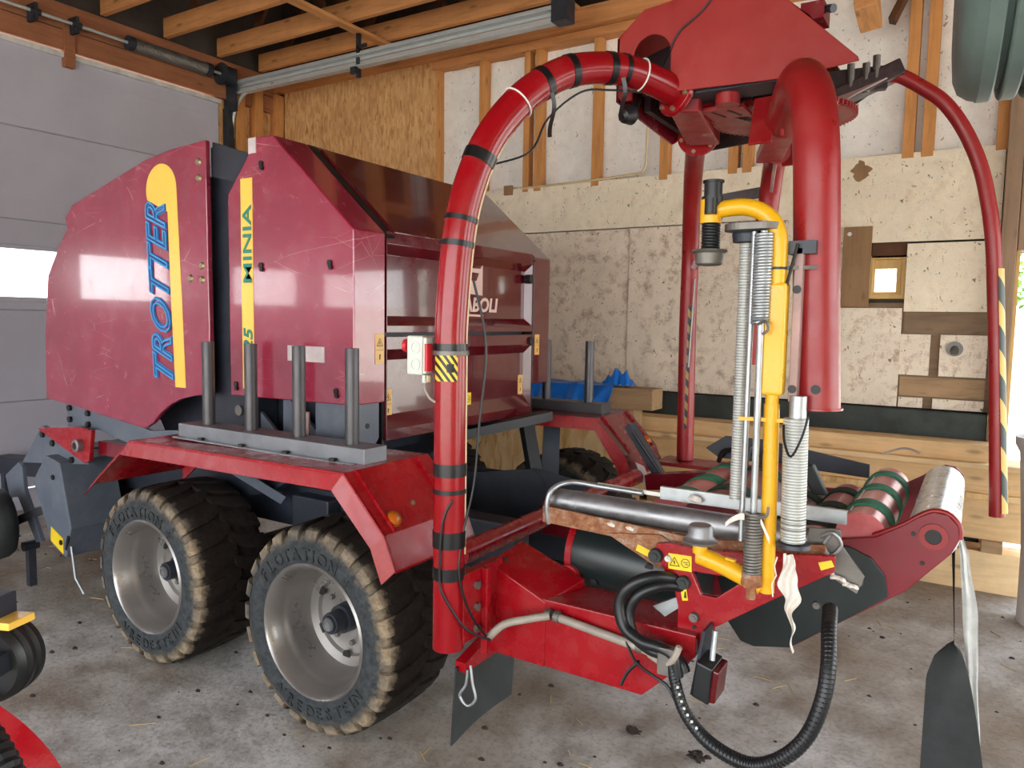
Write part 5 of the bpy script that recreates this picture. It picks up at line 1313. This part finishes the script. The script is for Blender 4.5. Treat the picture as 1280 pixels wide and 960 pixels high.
# ---- triangular side plate, yellow stickers, hoses, lamp
TR = [(-0.985, 1.145), (-0.975, 1.18), (-0.93, 1.19), (-0.80, 1.185), (-0.36, 1.245), (-0.36, 1.19), (-0.55, 1.055), (-0.78, 0.885), (-0.80, 0.80), (-0.86, 0.72), (-0.885, 0.74), (-0.885, 0.87), (-0.885, 0.96), (-0.905, 1.03), (-0.94, 1.08)]
WH = [(-0.84, 1.10), (-0.69, 1.105), (-0.665, 1.09), (-0.745, 1.02), (-0.80, 1.02)]
tri = MB().xz(TR, 2.60, 2.625, [WH]).build('side_plate', 'red_frame', bale, bevel=0.003)
warn(tri, (-0.925, 2.599, 1.095), (1, 0, 0.04), (-0.04, 0, 1), 0.088, 0.058, 'decalyel', False)
for (x, z, w, h, rot) in ((-0.868, 0.985, 0.022, 0.05, 0.2),):
    st = MB().prism([(0, 0), (w, 0), (w, h), (0, h)], (x, 2.599, z), (math.cos(rot), 0, math.sin(rot)), (-math.sin(rot), 0, math.cos(rot)), (0, -0.002, 0)).build('yellow_sticker', 'decalyel', tri)
    MB().prism([(0.006, 0.012), (0.016, 0.012), (0.012, 0.036), (0.008, 0.036)], (x, 2.597, z), (1, 0, 0), (0, 0, 1), (0, -0.001, 0)).build('sticker_mark', 'ink', st)
for (x, z, rr, m) in ((-0.975, 1.135, 0.028, 'rubber'), (-0.925, 1.135, 0.012, 'boxgrey'), (-0.865, 1.055, 0.026, 'rubber'), (-0.82, 0.935, 0.018, 'dull'), (-0.825, 0.85, 0.014, 'dull')):
    MB().cyl((x, 2.60, z), (x, 2.580, z), rr, rr * 0.9, 18).cyl((x, 2.58, z), (x, 2.574, z), rr * 0.5, n=6).build('plate_bolt', m, tri, smooth=40)
MB().cyl((-0.82, 2.60, 0.895), (-0.82, 2.597, 0.895), 0.008, n=12).build('plate_hole', 'ink', tri)
MB().prism([(-0.40, 1.19), (-0.36, 1.21), (-0.37, 1.23), (-0.41, 1.215)], (0, 2.599, 0), (1, 0, 0), (0, 0, 1), (0, -0.002, 0)).build('yellow_sticker', 'decalyel', tri)
# rusty channel, grey ram, wire bail
ch_ = MB().xz([(-1.50, 1.165), (-1.50, 1.235), (-0.84, 1.205), (-0.40, 1.26), (-0.40, 1.20), (-0.84, 1.145)], 2.66, 2.675).box(-1.50, -0.8, 2.675, 2.84, 1.165, 1.18)
chn = ch_.build('rusty_channel', 'rust', bale, bevel=0.003)
MB().xz([(-1.20, 1.17), (-0.98, 1.20), (-0.92, 1.17), (-0.98, 1.07)], 2.645, 2.66).build('rusty_gusset', 'rust', chn)
MB().prism([(0, 0), (0.06, 0), (0.06, 0.028), (0, 0.028)], (-1.075, 2.644, 1.125), (0.93, 0, -0.3), (0.3, 0, 0.93), (0, -0.002, 0)).build('yellow_sticker', 'decalyel', chn)
rm_ = MB().cyl((-1.47, 2.75, 1.245), (-0.42, 2.75, 1.245), 0.048, n=28)
ram = rm_.build('grey_ram', 'steel', bale, smooth=40)
MB().cyl((-1.53, 2.75, 1.245), (-1.50, 2.75, 1.245), 0.016, n=12).cyl((-1.505, 2.75, 1.245), (-1.46, 2.75, 1.245), 0.04, n=24).build('ram_end', 'steel', ram, smooth=40)
MB().cyl((-1.40, 2.75, 1.245), (-1.37, 2.75, 1.245), 0.05, n=24).build('ram_gland', 'steel', ram, smooth=40)
MB().bar((-1.05, 2.83, 1.32), (-0.36, 2.83, 1.325), 0.02, 0.05).build('ram_cover_strip', 'galv', ram)
MB().tube(smooth_path([(-1.475, 2.67, 1.16), (-1.48, 2.66, 1.24), (-1.465, 2.68, 1.305), (-1.42, 2.76, 1.325), (-1.30, 2.80, 1.315), (-1.12, 2.81, 1.31)], 6), 0.011, 10).build('wire_bail', 'galv', ram, smooth=60)
MB().bar((-1.33, 2.83, 1.315), (-1.0, 2.83, 1.31), 0.012, 0.016).build('bail_strip', 'filmwhite', ram)
MB().bar((-1.44, 2.69, 1.20), (-1.15, 2.69, 1.185), 0.012, 0.02).build('white_strip', 'filmwhite', ram)
rnd = random.Random(3)
for (x, y, z, r_) in ((-1.19, 2.68, 1.185, 0.022), (-1.11, 2.68, 1.182, 0.022), (-0.90, 2.80, 1.305, 0.022)):
    MB().lathe([(0, -r_ * .6), (r_ * 1.1, -r_ * 0.3), (r_ * 1.3, 0.0), (r_ * .9, r_ * .6), (0, r_ * .8)], (x, y, z + r_ * 0.6), (0.2, 0.3, 1), 9).build('film_scrap', 'cloth', ram, smooth=30)
MB().grid(lambda u, v: (-1.08 + 0.16 * u, 2.68 + 0.02 * v, 1.188 + 0.01 * math.sin(u * 17) + 0.004 * v), 16, 3, (0, 0, 0.003)).build('film_scrap', 'cloth', ram, smooth=60)
# hinged bracket with white film at the right end of the ram
MB().xz([(-0.46, 1.30), (-0.36, 1.31), (-0.36, 1.26), (-0.28, 1.16), (-0.30, 1.10), (-0.38, 1.14), (-0.47, 1.22)], 2.70, 2.715).build('cutter_bracket', 'dull', ram)
for q in range(9):
    x = -0.41 + 0.013 * q
    z = 1.165 - 0.006 * q + 0.004 * (q % 3)
    MB().lathe([(0, -.006), (0.012, -.003), (0.014, 0.002), (0.008, 0.009), (0, 0.011)], (x, 2.685 - 0.004 * (q % 2), z), (0.3 * (q % 3 - 1), 0.4, 1), 8).build('film_scrap', 'cloth', ram, smooth=30)
MB().tube(smooth_path([(-0.42, 2.69, 1.28), (-0.38, 2.68, 1.30), (-0.355, 2.69, 1.26), (-0.385, 2.69, 1.22), (-0.41, 2.69, 1.25), (-0.39, 2.69, 1.29)], 5), 0.006, 8).build('wire_hook', 'galv', ram)

# black guard drum with red rim
def guard(u, v):
    t = -0.55 + (PI * 0.86) * v
    return (-1.47 + 0.56 * u, 3.0 - 0.18 * math.sin(t + 0.5), 0.955 + 0.165 * -math.cos(t + 0.5) + 0.02 - 0.03 * u)
gd = MB().grid(guard, 8, 20, (0, 0.006, -0.002)).build('guard_drum', 'blackguard', bale, smooth=50)
gd2 = MB().cyl((-1.43, 2.98, 0.955), (-0.9, 2.98, 0.93), 0.15, n=36).build('guard_core', 'blackguard', gd, smooth=40)
MB().lathe([(0.15, 0), (0.185, 0), (0.185, 0.03), (0.15, 0.03)], (-1.475, 3.0, 0.965), (1, 0, 0), 36, True).xz([(-1.46, 1.155), (-1.24, 1.15), (-1.24, 1.145), (-1.46, 1.145)], 2.86, 3.06).build('guard_rim', 'red_frame', gd, smooth=40)
for (x, z, yq) in ((-1.09, 1.0, 2.838), (-1.34, 0.885, 2.84)):
    MB().cyl((x, yq + .02, z), (x, yq - 0.012, z), 0.024, 0.018, 14).build('guard_bolt', 'ink', gd, smooth=40)

# hoses at the side plate, spiral-wrapped loop, hanging lamp
HL = smooth_path([(-0.90, 2.60, 1.06), (-0.96, 2.53, 1.075), (-1.03, 2.49, 1.04), (-1.065, 2.48, 0.97), (-1.04, 2.47, 0.89), (-0.97, 2.46, 0.855), (-0.90, 2.46, 0.85), (-0.85, 2.46, 0.83), (-0.83, 2.46, 0.76)], 6)
MB().tube(HL, 0.022, 12).build('rear_hose', 'hose', bale, smooth=60)
MB().tube([p + Vector((0.03, 0.02, -0.032)) for p in HL[:-4]], 0.02, 12).build('rear_hose', 'hose', bale, smooth=60)
LOOP = smooth_path([(-0.86, 2.46, 0.83), (-0.835, 2.45, 0.75), (-0.79, 2.43, 0.66), (-0.71, 2.42, 0.59), (-0.61, 2.41, 0.56), (-0.53, 2.41, 0.565), (-0.45, 2.41, 0.62), (-0.385, 2.42, 0.71), (-0.35, 2.44, 0.83), (-0.345, 2.48, 0.93), (-0.36, 2.56, 1.0), (-0.38, 2.70, 1.03)], 9)
lpth = []
lo_ = MB().tube(LOOP, [0.018 + 0.0065 * min(1, max(0, (i - 4) / 25)) for i in range(len(LOOP))], 14).build('spiral_hose_loop', 'hose', bale, smooth=60)
a0, b0, _ = frame_of(LOOP[1] - LOOP[0])
hx = []
fine = smooth_path(LOOP, 8)
for i in range(8, len(fine) - 1):
    t = (fine[i] - fine[i - 1]).normalized()
    a0 = (a0 - t * a0.dot(t)).normalized(); b0 = t.cross(a0)
    k = i / 8
    rr = 0.0172 + 0.0065 * min(1, max(0, (k - 4) / 25))
    th = i * 2 * PI / 9
    hx.append(fine[i] + (a0 * math.cos(th) + b0 * math.sin(th)) * rr)
MB().tube(hx, 0.0028, 4).build('spiral_wrap', 'hose', lo_)
for k in range(7):
    p = LOOP[11 + k * 2]
    MB().lathe([(0, -.005), (0.005, -.003), (0.005, .003), (0, .005)], p + Vector((0.012, -0.022, 0.012)), (1, 0, 0), 8).build('painted_glint', 'filmwhite', lo_)  # white beads stand for glints painted along the wrapped hose
MB().box(-0.90, -0.83, 2.44, 2.48, 0.76, 0.86).build('hose_clamp', 'dull', bale, bevel=0.004)
MB().tube(smooth_path([(-0.95, 2.5, 0.795), (-0.88, 2.46, 0.795), (-0.84, 2.44, 0.83), (-0.82, 2.44, 0.88)], 5), 0.012, 8).build('grey_cable', 'greycond', bale, smooth=60)
MB().tube(smooth_path([(-1.05, 2.52, 0.81), (-1.0, 2.49, 0.76), (-0.92, 2.46, 0.74), (-0.86, 2.45, 0.72), (-0.82, 2.45, 0.66)], 5), 0.006, 6).tube(smooth_path([(-0.99, 2.50, 0.76), (-1.03, 2.49, 0.71), (-1.05, 2.48, 0.66)], 4), 0.007, 6).build('lamp_cable', 'cable', bale)
lpb = MB().hexa([(-0.795, 2.50, 0.69), (-0.785, 2.50, 0.69), (-0.785, 2.62, 0.67), (-0.795, 2.62, 0.67), (-0.76, 2.50, 0.93), (-0.75, 2.50, 0.93), (-0.75, 2.62, 0.93), (-0.76, 2.62, 0.93)]).build('lamp_bracket', 'dkgrey', bale)
MB().hexa([(-0.785, 2.47, 0.70), (-0.72, 2.47, 0.68), (-0.72, 2.60, 0.68), (-0.785, 2.60, 0.70), (-0.77, 2.47, 0.83), (-0.71, 2.47, 0.815), (-0.71, 2.60, 0.815), (-0.77, 2.60, 0.83)]).build('lamp_housing', 'black', lpb, bevel=0.008)
MB().hexa([(-0.722, 2.475, 0.69), (-0.70, 2.475, 0.69), (-0.70, 2.595, 0.69), (-0.722, 2.595, 0.69), (-0.712, 2.475, 0.81), (-0.69, 2.475, 0.805), (-0.69, 2.595, 0.805), (-0.712, 2.595, 0.81)]).build('red_lens', 'redlens', lpb, bevel=0.006)
MB().cyl((-0.73, 2.53, 0.82), (-0.73, 2.55, 0.92), 0.010, n=10).build('lamp_spring', 'galv', lpb)
MB().xz([(-0.99, 0.93), (-0.87, 1.0), (-0.86, 0.97), (-0.94, 0.90)], 2.62, 2.64).build('grey_tag_plate', 'galv', bale)

# ---- wrapping table: end plates, belted rollers, bright end roller, hanging mat
def endplate(near):
    y0 = 3.10 if near else my(3.10)
    P = [(-1.30, 1.10), (-0.95, 1.12), (-0.60, 1.14), (-0.44, 1.165), (-0.29, 1.20), (-0.20, 1.26), (-0.15, 1.30), (-0.105, 1.325), (-0.06, 1.32), (-0.025, 1.285), (-0.018, 1.235), (-0.04, 1.18), (-0.18, 1.01), (-0.37, 0.86), (-0.58, 0.69), (-0.72, 0.66), (-0.775, 0.67), (-0.83, 0.74), (-0.86, 0.85), (-1.0, 0.82), (-1.30, 0.85)]
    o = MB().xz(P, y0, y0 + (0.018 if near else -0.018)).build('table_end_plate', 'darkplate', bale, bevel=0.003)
    return o, y0
ep, ye = endplate(True)
ep2, ye2 = endplate(False)
GP = [(-0.92, 1.10), (-0.44, 1.15), (-0.38, 1.15), (-0.30, 1.12), (-0.25, 1.06), (-0.235, 0.98), (-0.37, 0.865), (-0.58, 0.695), (-0.72, 0.665), (-0.775, 0.675), (-0.83, 0.745), (-0.86, 0.85)]
MB().xz(GP, 3.088, 3.098).build('dark_overlay', 'blackguard', ep, bevel=0.002)  # thin dark sheet over the left part of the end plate
MB().lathe([(0.028, 0), (0.048, 0), (0.048, 0.010), (0.028, 0.010)], (-0.10, 3.10, 1.235), (0, -1, 0), 28, True).build('bearing_boss', 'red_arm', ep, smooth=40)
MB().cyl((-0.10, 3.10, 1.235), (-0.10, 3.097, 1.235), 0.028, n=24).build('bearing_hole', 'ink', ep)
for (x, z) in ((-0.165, 1.235), (-0.13, 1.13)):
    MB().cyl((x, 3.10, z), (x, 3.094, z), 0.008, n=12).build('plate_hole', 'ink', ep)
for (x, z, r_) in ((-0.485, 0.895, 0.017), (-0.345, 1.02, 0.026)):
    MB().cyl((x, 3.09, z), (x, 3.076, z), r_, r_ * .8, 18).cyl((x, 3.076, z), (x, 3.072, z), r_ * .5, n=6).build('end_plate_bolt', 'dull', ep, smooth=40)
edge = [(-0.30, 3.115, 1.20), (-0.20, 3.115, 1.262), (-0.15, 3.115, 1.302), (-0.105, 3.115, 1.327), (-0.058, 3.115, 1.322), (-0.022, 3.115, 1.285), (-0.016, 3.115, 1.235)]
MB().tube(smooth_path(edge, 5), 0.010, 8).build('edge_bead', 'red_arm', ep, smooth=60)
YA, YB = 3.125, my(3.125)
def roller(name, x, z, r_, mat, bands=0, bm='greenband', y0=YA, y1=YB):
    o = MB().cyl((x, y0, z), (x, y1, z), r_, n=40).build(name, mat, bale, smooth=40)
    for k in range(bands):
        y = y0 + (y1 - y0) * (k + 0.55) / bands * 0.98
        MB().lathe([(r_, -0.055), (r_ + 0.008, -0.05), (r_ + 0.008, 0.05), (r_, 0.055)], (x, y, z), (0, 1, 0), 40, True).build('belt_band', bm, o, smooth=40)
    return o
rb1 = roller('belted_roller', -0.345, 1.19, 0.092, 'belt', 3)
MB().cyl((-0.345 - 0.05, 3.2, 1.19 + 0.078), (-0.345 - 0.05, 4.2, 1.19 + 0.078), 0.004, n=6).build('weld_seam', 'filmwhite', rb1)
roller('end_roller', -0.105, 1.235, 0.088, 'chrome')
roller('lower_roller', -0.53, 1.08, 0.095, 'belt', 3, 'dkband')
roller('front_roller', -1.12, 1.10, 0.13, 'belt', 3, 'greenband')
roller('large_front_roller', -0.93, 1.08, 0.17, 'beltshade', 2, 'dkband')
roller('middle_roller', -0.72, 1.02, 0.13, 'beltshade', 2, 'dkband')
# far side hydraulics, guide posts and dark plates over the rollers
MB().xz([(-1.33, 1.27), (-1.22, 1.35), (-1.0, 1.35), (-0.45, 1.27), (-0.45, 1.20), (-1.0, 1.22), (-1.25, 1.22)], 4.30, 4.33).build('far_guard', 'dkgrey', bale, bevel=0.003)
def gpost(x, y, z, lean):
    return MB().hexa([(x - .03, y - .03, z), (x + .035, y - .03, z), (x + .035, y + .03, z), (x - .03, y + .03, z), (x - .03 + lean[0], y - .03, z + lean[1]), (x + .035 + lean[0], y - .03, z + lean[1] + .01), (x + .035 + lean[0], y + .03, z + lean[1] + .01), (x - .03 + lean[0], y + .03, z + lean[1])]).build('bale_guide', 'rubber', bale, bevel=0.008)
gpost(-1.03, 3.9, 1.22, (0.03, 0.14))
gpost(-0.60, 3.75, 1.20, (-0.07, 0.13))
MB().tube(smooth_path([(-1.25, 4.3, 1.2), (-1.21, 4.25, 1.27), (-1.12, 4.2, 1.29), (-1.0, 4.2, 1.27)], 5), 0.014, 8).build('far_hose', 'hose', bale, smooth=60)
MB().tube(smooth_path([(-0.40, 4.35, 1.33), (-0.30, 4.35, 1.37), (-0.22, 4.3, 1.36)], 5), 0.006, 6).build('far_cable', 'greycond', bale)
MB().bar((-1.95, 4.62, 1.32), (-1.62, 4.62, 0.85), 0.10, 0.05).build('far_strut', 'dkgrey', bale, bevel=0.005)
MB().tube([(-1.90, 4.56, 1.28), (-1.58, 4.56, 0.88)], 0.012, 8).build('far_hose', 'hose', bale)
MB().prism([(0, 0), (0.07, 0), (0.07, 0.16), (0, 0.16)], (-1.78, 4.5, 0.95), (0.9, 0, -0.3), (-0.45, 0, 0.9), (0, -0.004, 0)).build('pale_label_plate', 'plate', bale)
MB().bar((-1.75, 4.5, 0.98), (-1.0, 4.4, 1.12), 0.12, 0.10).build('far_red_frame', 'red', bale, bevel=0.006)
MB().bar((-2.64, 4.40, 1.36), (-2.45, 4.3, 0.80), 0.09, 0.06).build('gate_strut', 'black', bale)
MB().bar((-2.45, 4.40, 1.36), (-2.72, 3.5, 1.28), 0.08, 0.06).build('gate_strut', 'black', bale)

# hanging rubber mat and clear film at the end roller
def mat2(u, v):
    strip = -0.05 + 0.09 * u
    w = min(1, max(0, (u - 0.40) / 0.06)) ** 0.7
    left = strip + (-0.07 - 0.03 * min(1, max(0, (u - 0.44) / 0.1)) - strip) * w
    right = -0.036 + 0.06 * u + 0.15 * math.sqrt(max(0, u - 0.40))
    return (left + (right - left) * v, 3.30 + 0.02 * math.sin(u * 5 + v * 3), 1.24 - 1.15 * u)
hm = MB().grid(mat2, 60, 8, (0, 0.010, 0)).build('hanging_mat', 'rubber', bale, smooth=50)
FZ = [(1.27, -0.042, 0.006), (1.10, -0.012, 0.030), (0.885, 0.008, 0.052), (0.62, 0.040, 0.034), (0.36, 0.092, 0.006)]
def clear(u, v):
    z = 1.27 - 0.91 * u
    for (z0, x0, w0), (z1, x1, w1) in zip(FZ, FZ[1:]):
        if z >= z1 - 1e-6:
            t = (z0 - z) / (z0 - z1)
            t2 = t * t * (3 - 2 * t) * 0.5 + t * 0.5
            return (x0 + (x1 - x0) * t2 + (w0 + (w1 - w0) * t2) * v, 3.335 + 0.02 * v + 0.006 * math.sin(v * 9 + u * 4), z)
MB().grid(clear, 30, 8, (0, 0.004, 0)).build('film_sheet', 'sheet', hm, smooth=60)

# ================================================================== OTHER THINGS
# implement in the left foreground
im = thing('implement', 'foreground implement with black grooved pulley and red guard at left edge', 'implement', (-2.5, 0.85, 0))
pa = Vector((0.50, -0.80, -0.02)).normalized()
pc = Vector((-2.44, 0.975, 0.955))
pp = [(0.02, 0.0), (0.10, 0.004), (0.165, 0.0), (0.178, -0.012), (0.19, -0.03), (0.178, -0.05), (0.195, -0.065), (0.195, -0.09), (0.18, -0.105), (0.198, -0.12), (0.198, -0.15), (0.18, -0.17), (0.02, -0.17)]
pp = [(r_ * 0.66, h * 0.66) for r_, h in pp]
pu_ = MB().lathe(pp, pc, pa, 48).build('grooved_pulley', 'black', im, smooth=35)
MB().cyl(pc + pa * 0.002, pc + pa * 0.03, 0.04, 0.035, 24).build('pulley_boss', 'bolt', im, smooth=40)
MB().cyl(pc + pa * 0.03, pc + pa * 0.04, 0.016, n=6).build('pulley_nut', 'dkgrey', im)
MB().bar((-2.62, 0.90, 1.10), (-2.28, 1.02, 1.115), 0.09, 0.022).build('yellow_bar', 'stripyel', im, bevel=0.003)
MB().bar((-2.62, 0.90, 1.15), (-2.34, 1.0, 1.15), 0.09, 0.07).build('dark_bracket', 'dkgrey', im, bevel=0.004)
def shield(u, v):
    t = PI * 0.5 * u
    q = Vector((-2.62 + 0.50 * math.sin(t), 0.86 + 0.22 * math.sin(t), 0.93 - 0.42 * (1 - math.cos(t))))
    return q + Vector((-0.06, -0.22, -0.10)) * v
MB().grid(shield, 24, 6, (0, -0.006, -0.004)).build('red_guard', 'red_frame', im, smooth=50)
hp = smooth_path([(-2.60, 0.80, 1.02), (-2.25, 0.78, 1.04), (-2.05, 0.78, 1.02), (-1.92, 0.78, 0.985), (-1.83, 0.78, 0.92), (-1.78, 0.78, 0.82), (-1.77, 0.78, 0.60)], 10)
MB().tube(hp, [0.034 + 0.004 * (i % 2) for i in range(len(hp))], 14).build('ribbed_hose', 'hose', im, smooth=20)
MB().bar((-2.62, 0.86, 0.0), (-2.62, 0.86, 1.12), 0.10, 0.10).build('stand_post', 'dkgrey', im)
MB().bar((-2.62, 0.86, 0.975), (-2.36, 1.01, 0.975), 0.06, 0.06).build('pulley_shaft', 'dkgrey', im)
MB().bar((-2.62, 0.86, 0.45), (-2.3, 0.75, 0.45), 0.05, 0.05).build('guard_stay', 'dkgrey', im)

# tyre hanging at the top right
ta = Vector((0.995, 0.06, 0.0)).normalized()
tc_ = Vector((0.165, 2.25, 3.06))
tpf = [(0.27, 0.06), (0.30, 0.01), (0.37, -0.005), (0.43, 0.0), (0.46, 0.012), (0.476, 0.035)]
k = 0.05
while k < 0.42:
    tpf += [(0.480, k), (0.484, k + 0.004), (0.484, k + 0.032), (0.480, k + 0.036), (0.455, k + 0.038), (0.455, k + 0.051)]
    k += 0.053
tpf += [(0.478, 0.475), (0.465, 0.49), (0.43, 0.51), (0.37, 0.515), (0.30, 0.50), (0.27, 0.44), (0.26, 0.25)]
ht = MB().lathe(tpf, tc_ - ta * 0.26, ta, 80, True).build('hanging_tyre', 'tyreclean', None, smooth=35)
tag(ht, 'grey green ribbed tyre hanging at the upper right corner', 'tyre')
rp2 = smooth_path([(tc_.x, tc_.y, 5.13), (tc_.x, tc_.y, 4.0), (tc_.x, tc_.y, 3.34)], 3)
MB().tube(rp2, 0.012, 8).build('hanging_rope', 'rope', ht)
MB().cyl(tc_ - ta * 0.24 + Vector((0, 0, 0.285)), tc_ + ta * 0.24 + Vector((0, 0, 0.285)), 0.02, n=10).build('carrying_bar', 'dull', ht)

# clods and straws on the floor
def clod(c, r_, label, seed):
    rn = random.Random(seed)
    bm = bmesh.new()
    bmesh.ops.create_icosphere(bm, subdivisions=3, radius=r_)
    ph = [rn.uniform(0, 6) for _ in range(6)]
    for v in bm.verts:
        d = v.co.normalized()
        v.co *= 0.75 + 0.3 * math.sin(d.x * 5 + ph[0]) * math.sin(d.y * 6 + ph[1]) + 0.2 * math.sin(d.z * 9 + ph[2]) + 0.15 * math.sin(d.x * 14 + d.y * 11 + ph[3])
        v.co.z *= 0.62
        v.co.x *= 1.35
    zmin = min(v.co.z for v in bm.verts)
    s = MB(); s.add([(v.co.x + c[0], v.co.y + c[1], v.co.z - zmin * 0.8) for v in bm.verts], [tuple(q.index for q in f.verts) for f in bm.faces])
    bm.free()
    return tag(s.build('mud_clod', 'clod', None, smooth=30), label, 'clod', 'mud clods on the floor')
clod((-1.32, 3.28), 0.032, 'dark mud clod on the floor left of the hose loop', 1)
clod((-0.99, 3.25), 0.034, 'dark mud clod on the floor below the hose loop', 2)
ss = MB()
rn = random.Random(11)
for _ in range(130):
    if rn.random() < 0.6: x, y = rn.uniform(-3.2, 0.6), rn.uniform(2.2, 6.2)
    else: x, y = rn.uniform(-7.5, -2), rn.uniform(1.2, 5.5)
    a = rn.uniform(0, PI); L = rn.uniform(0.015, 0.06)
    d = Vector((math.cos(a), math.sin(a), 0))
    ss.bar(Vector((x, y, 0.003)) - d * L, Vector((x, y, 0.003)) + d * L, 0.003, 0.003)
so = ss.build('straw_litter', 'straw', None, fix=False)
tag(so, 'scattered bits of straw on the concrete floor', 'straw')
so['kind'] = 'stuff'
sc_ = MB()
for _ in range(320):
    x, y = rn.uniform(-7.5, 0.8), rn.uniform(1.2, 6.2)
    r_ = rn.uniform(0.004, 0.014)
    a = rn.uniform(0, 6)
    P = [(x + r_ * 1.6 * math.cos(a + t), y + r_ * math.sin(a + t)) for t in (0, 1.3, 2.5, 3.8, 5.0)]
    vs = [(px_, py_, 0.0) for px_, py_ in P] + [(x + (px_ - x) * 0.5, y + (py_ - y) * 0.5, r_ * 0.8) for px_, py_ in P]
    sc_.add(vs, [(0, 1, 6, 5), (1, 2, 7, 6), (2, 3, 8, 7), (3, 4, 9, 8), (4, 0, 5, 9), (5, 6, 7, 8, 9)])
do = sc_.build('dirt_crumbs', 'clod', None, fix=False)
tag(do, 'dark crumbs of dirt scattered over the floor', 'dirt')
do['kind'] = 'stuff'
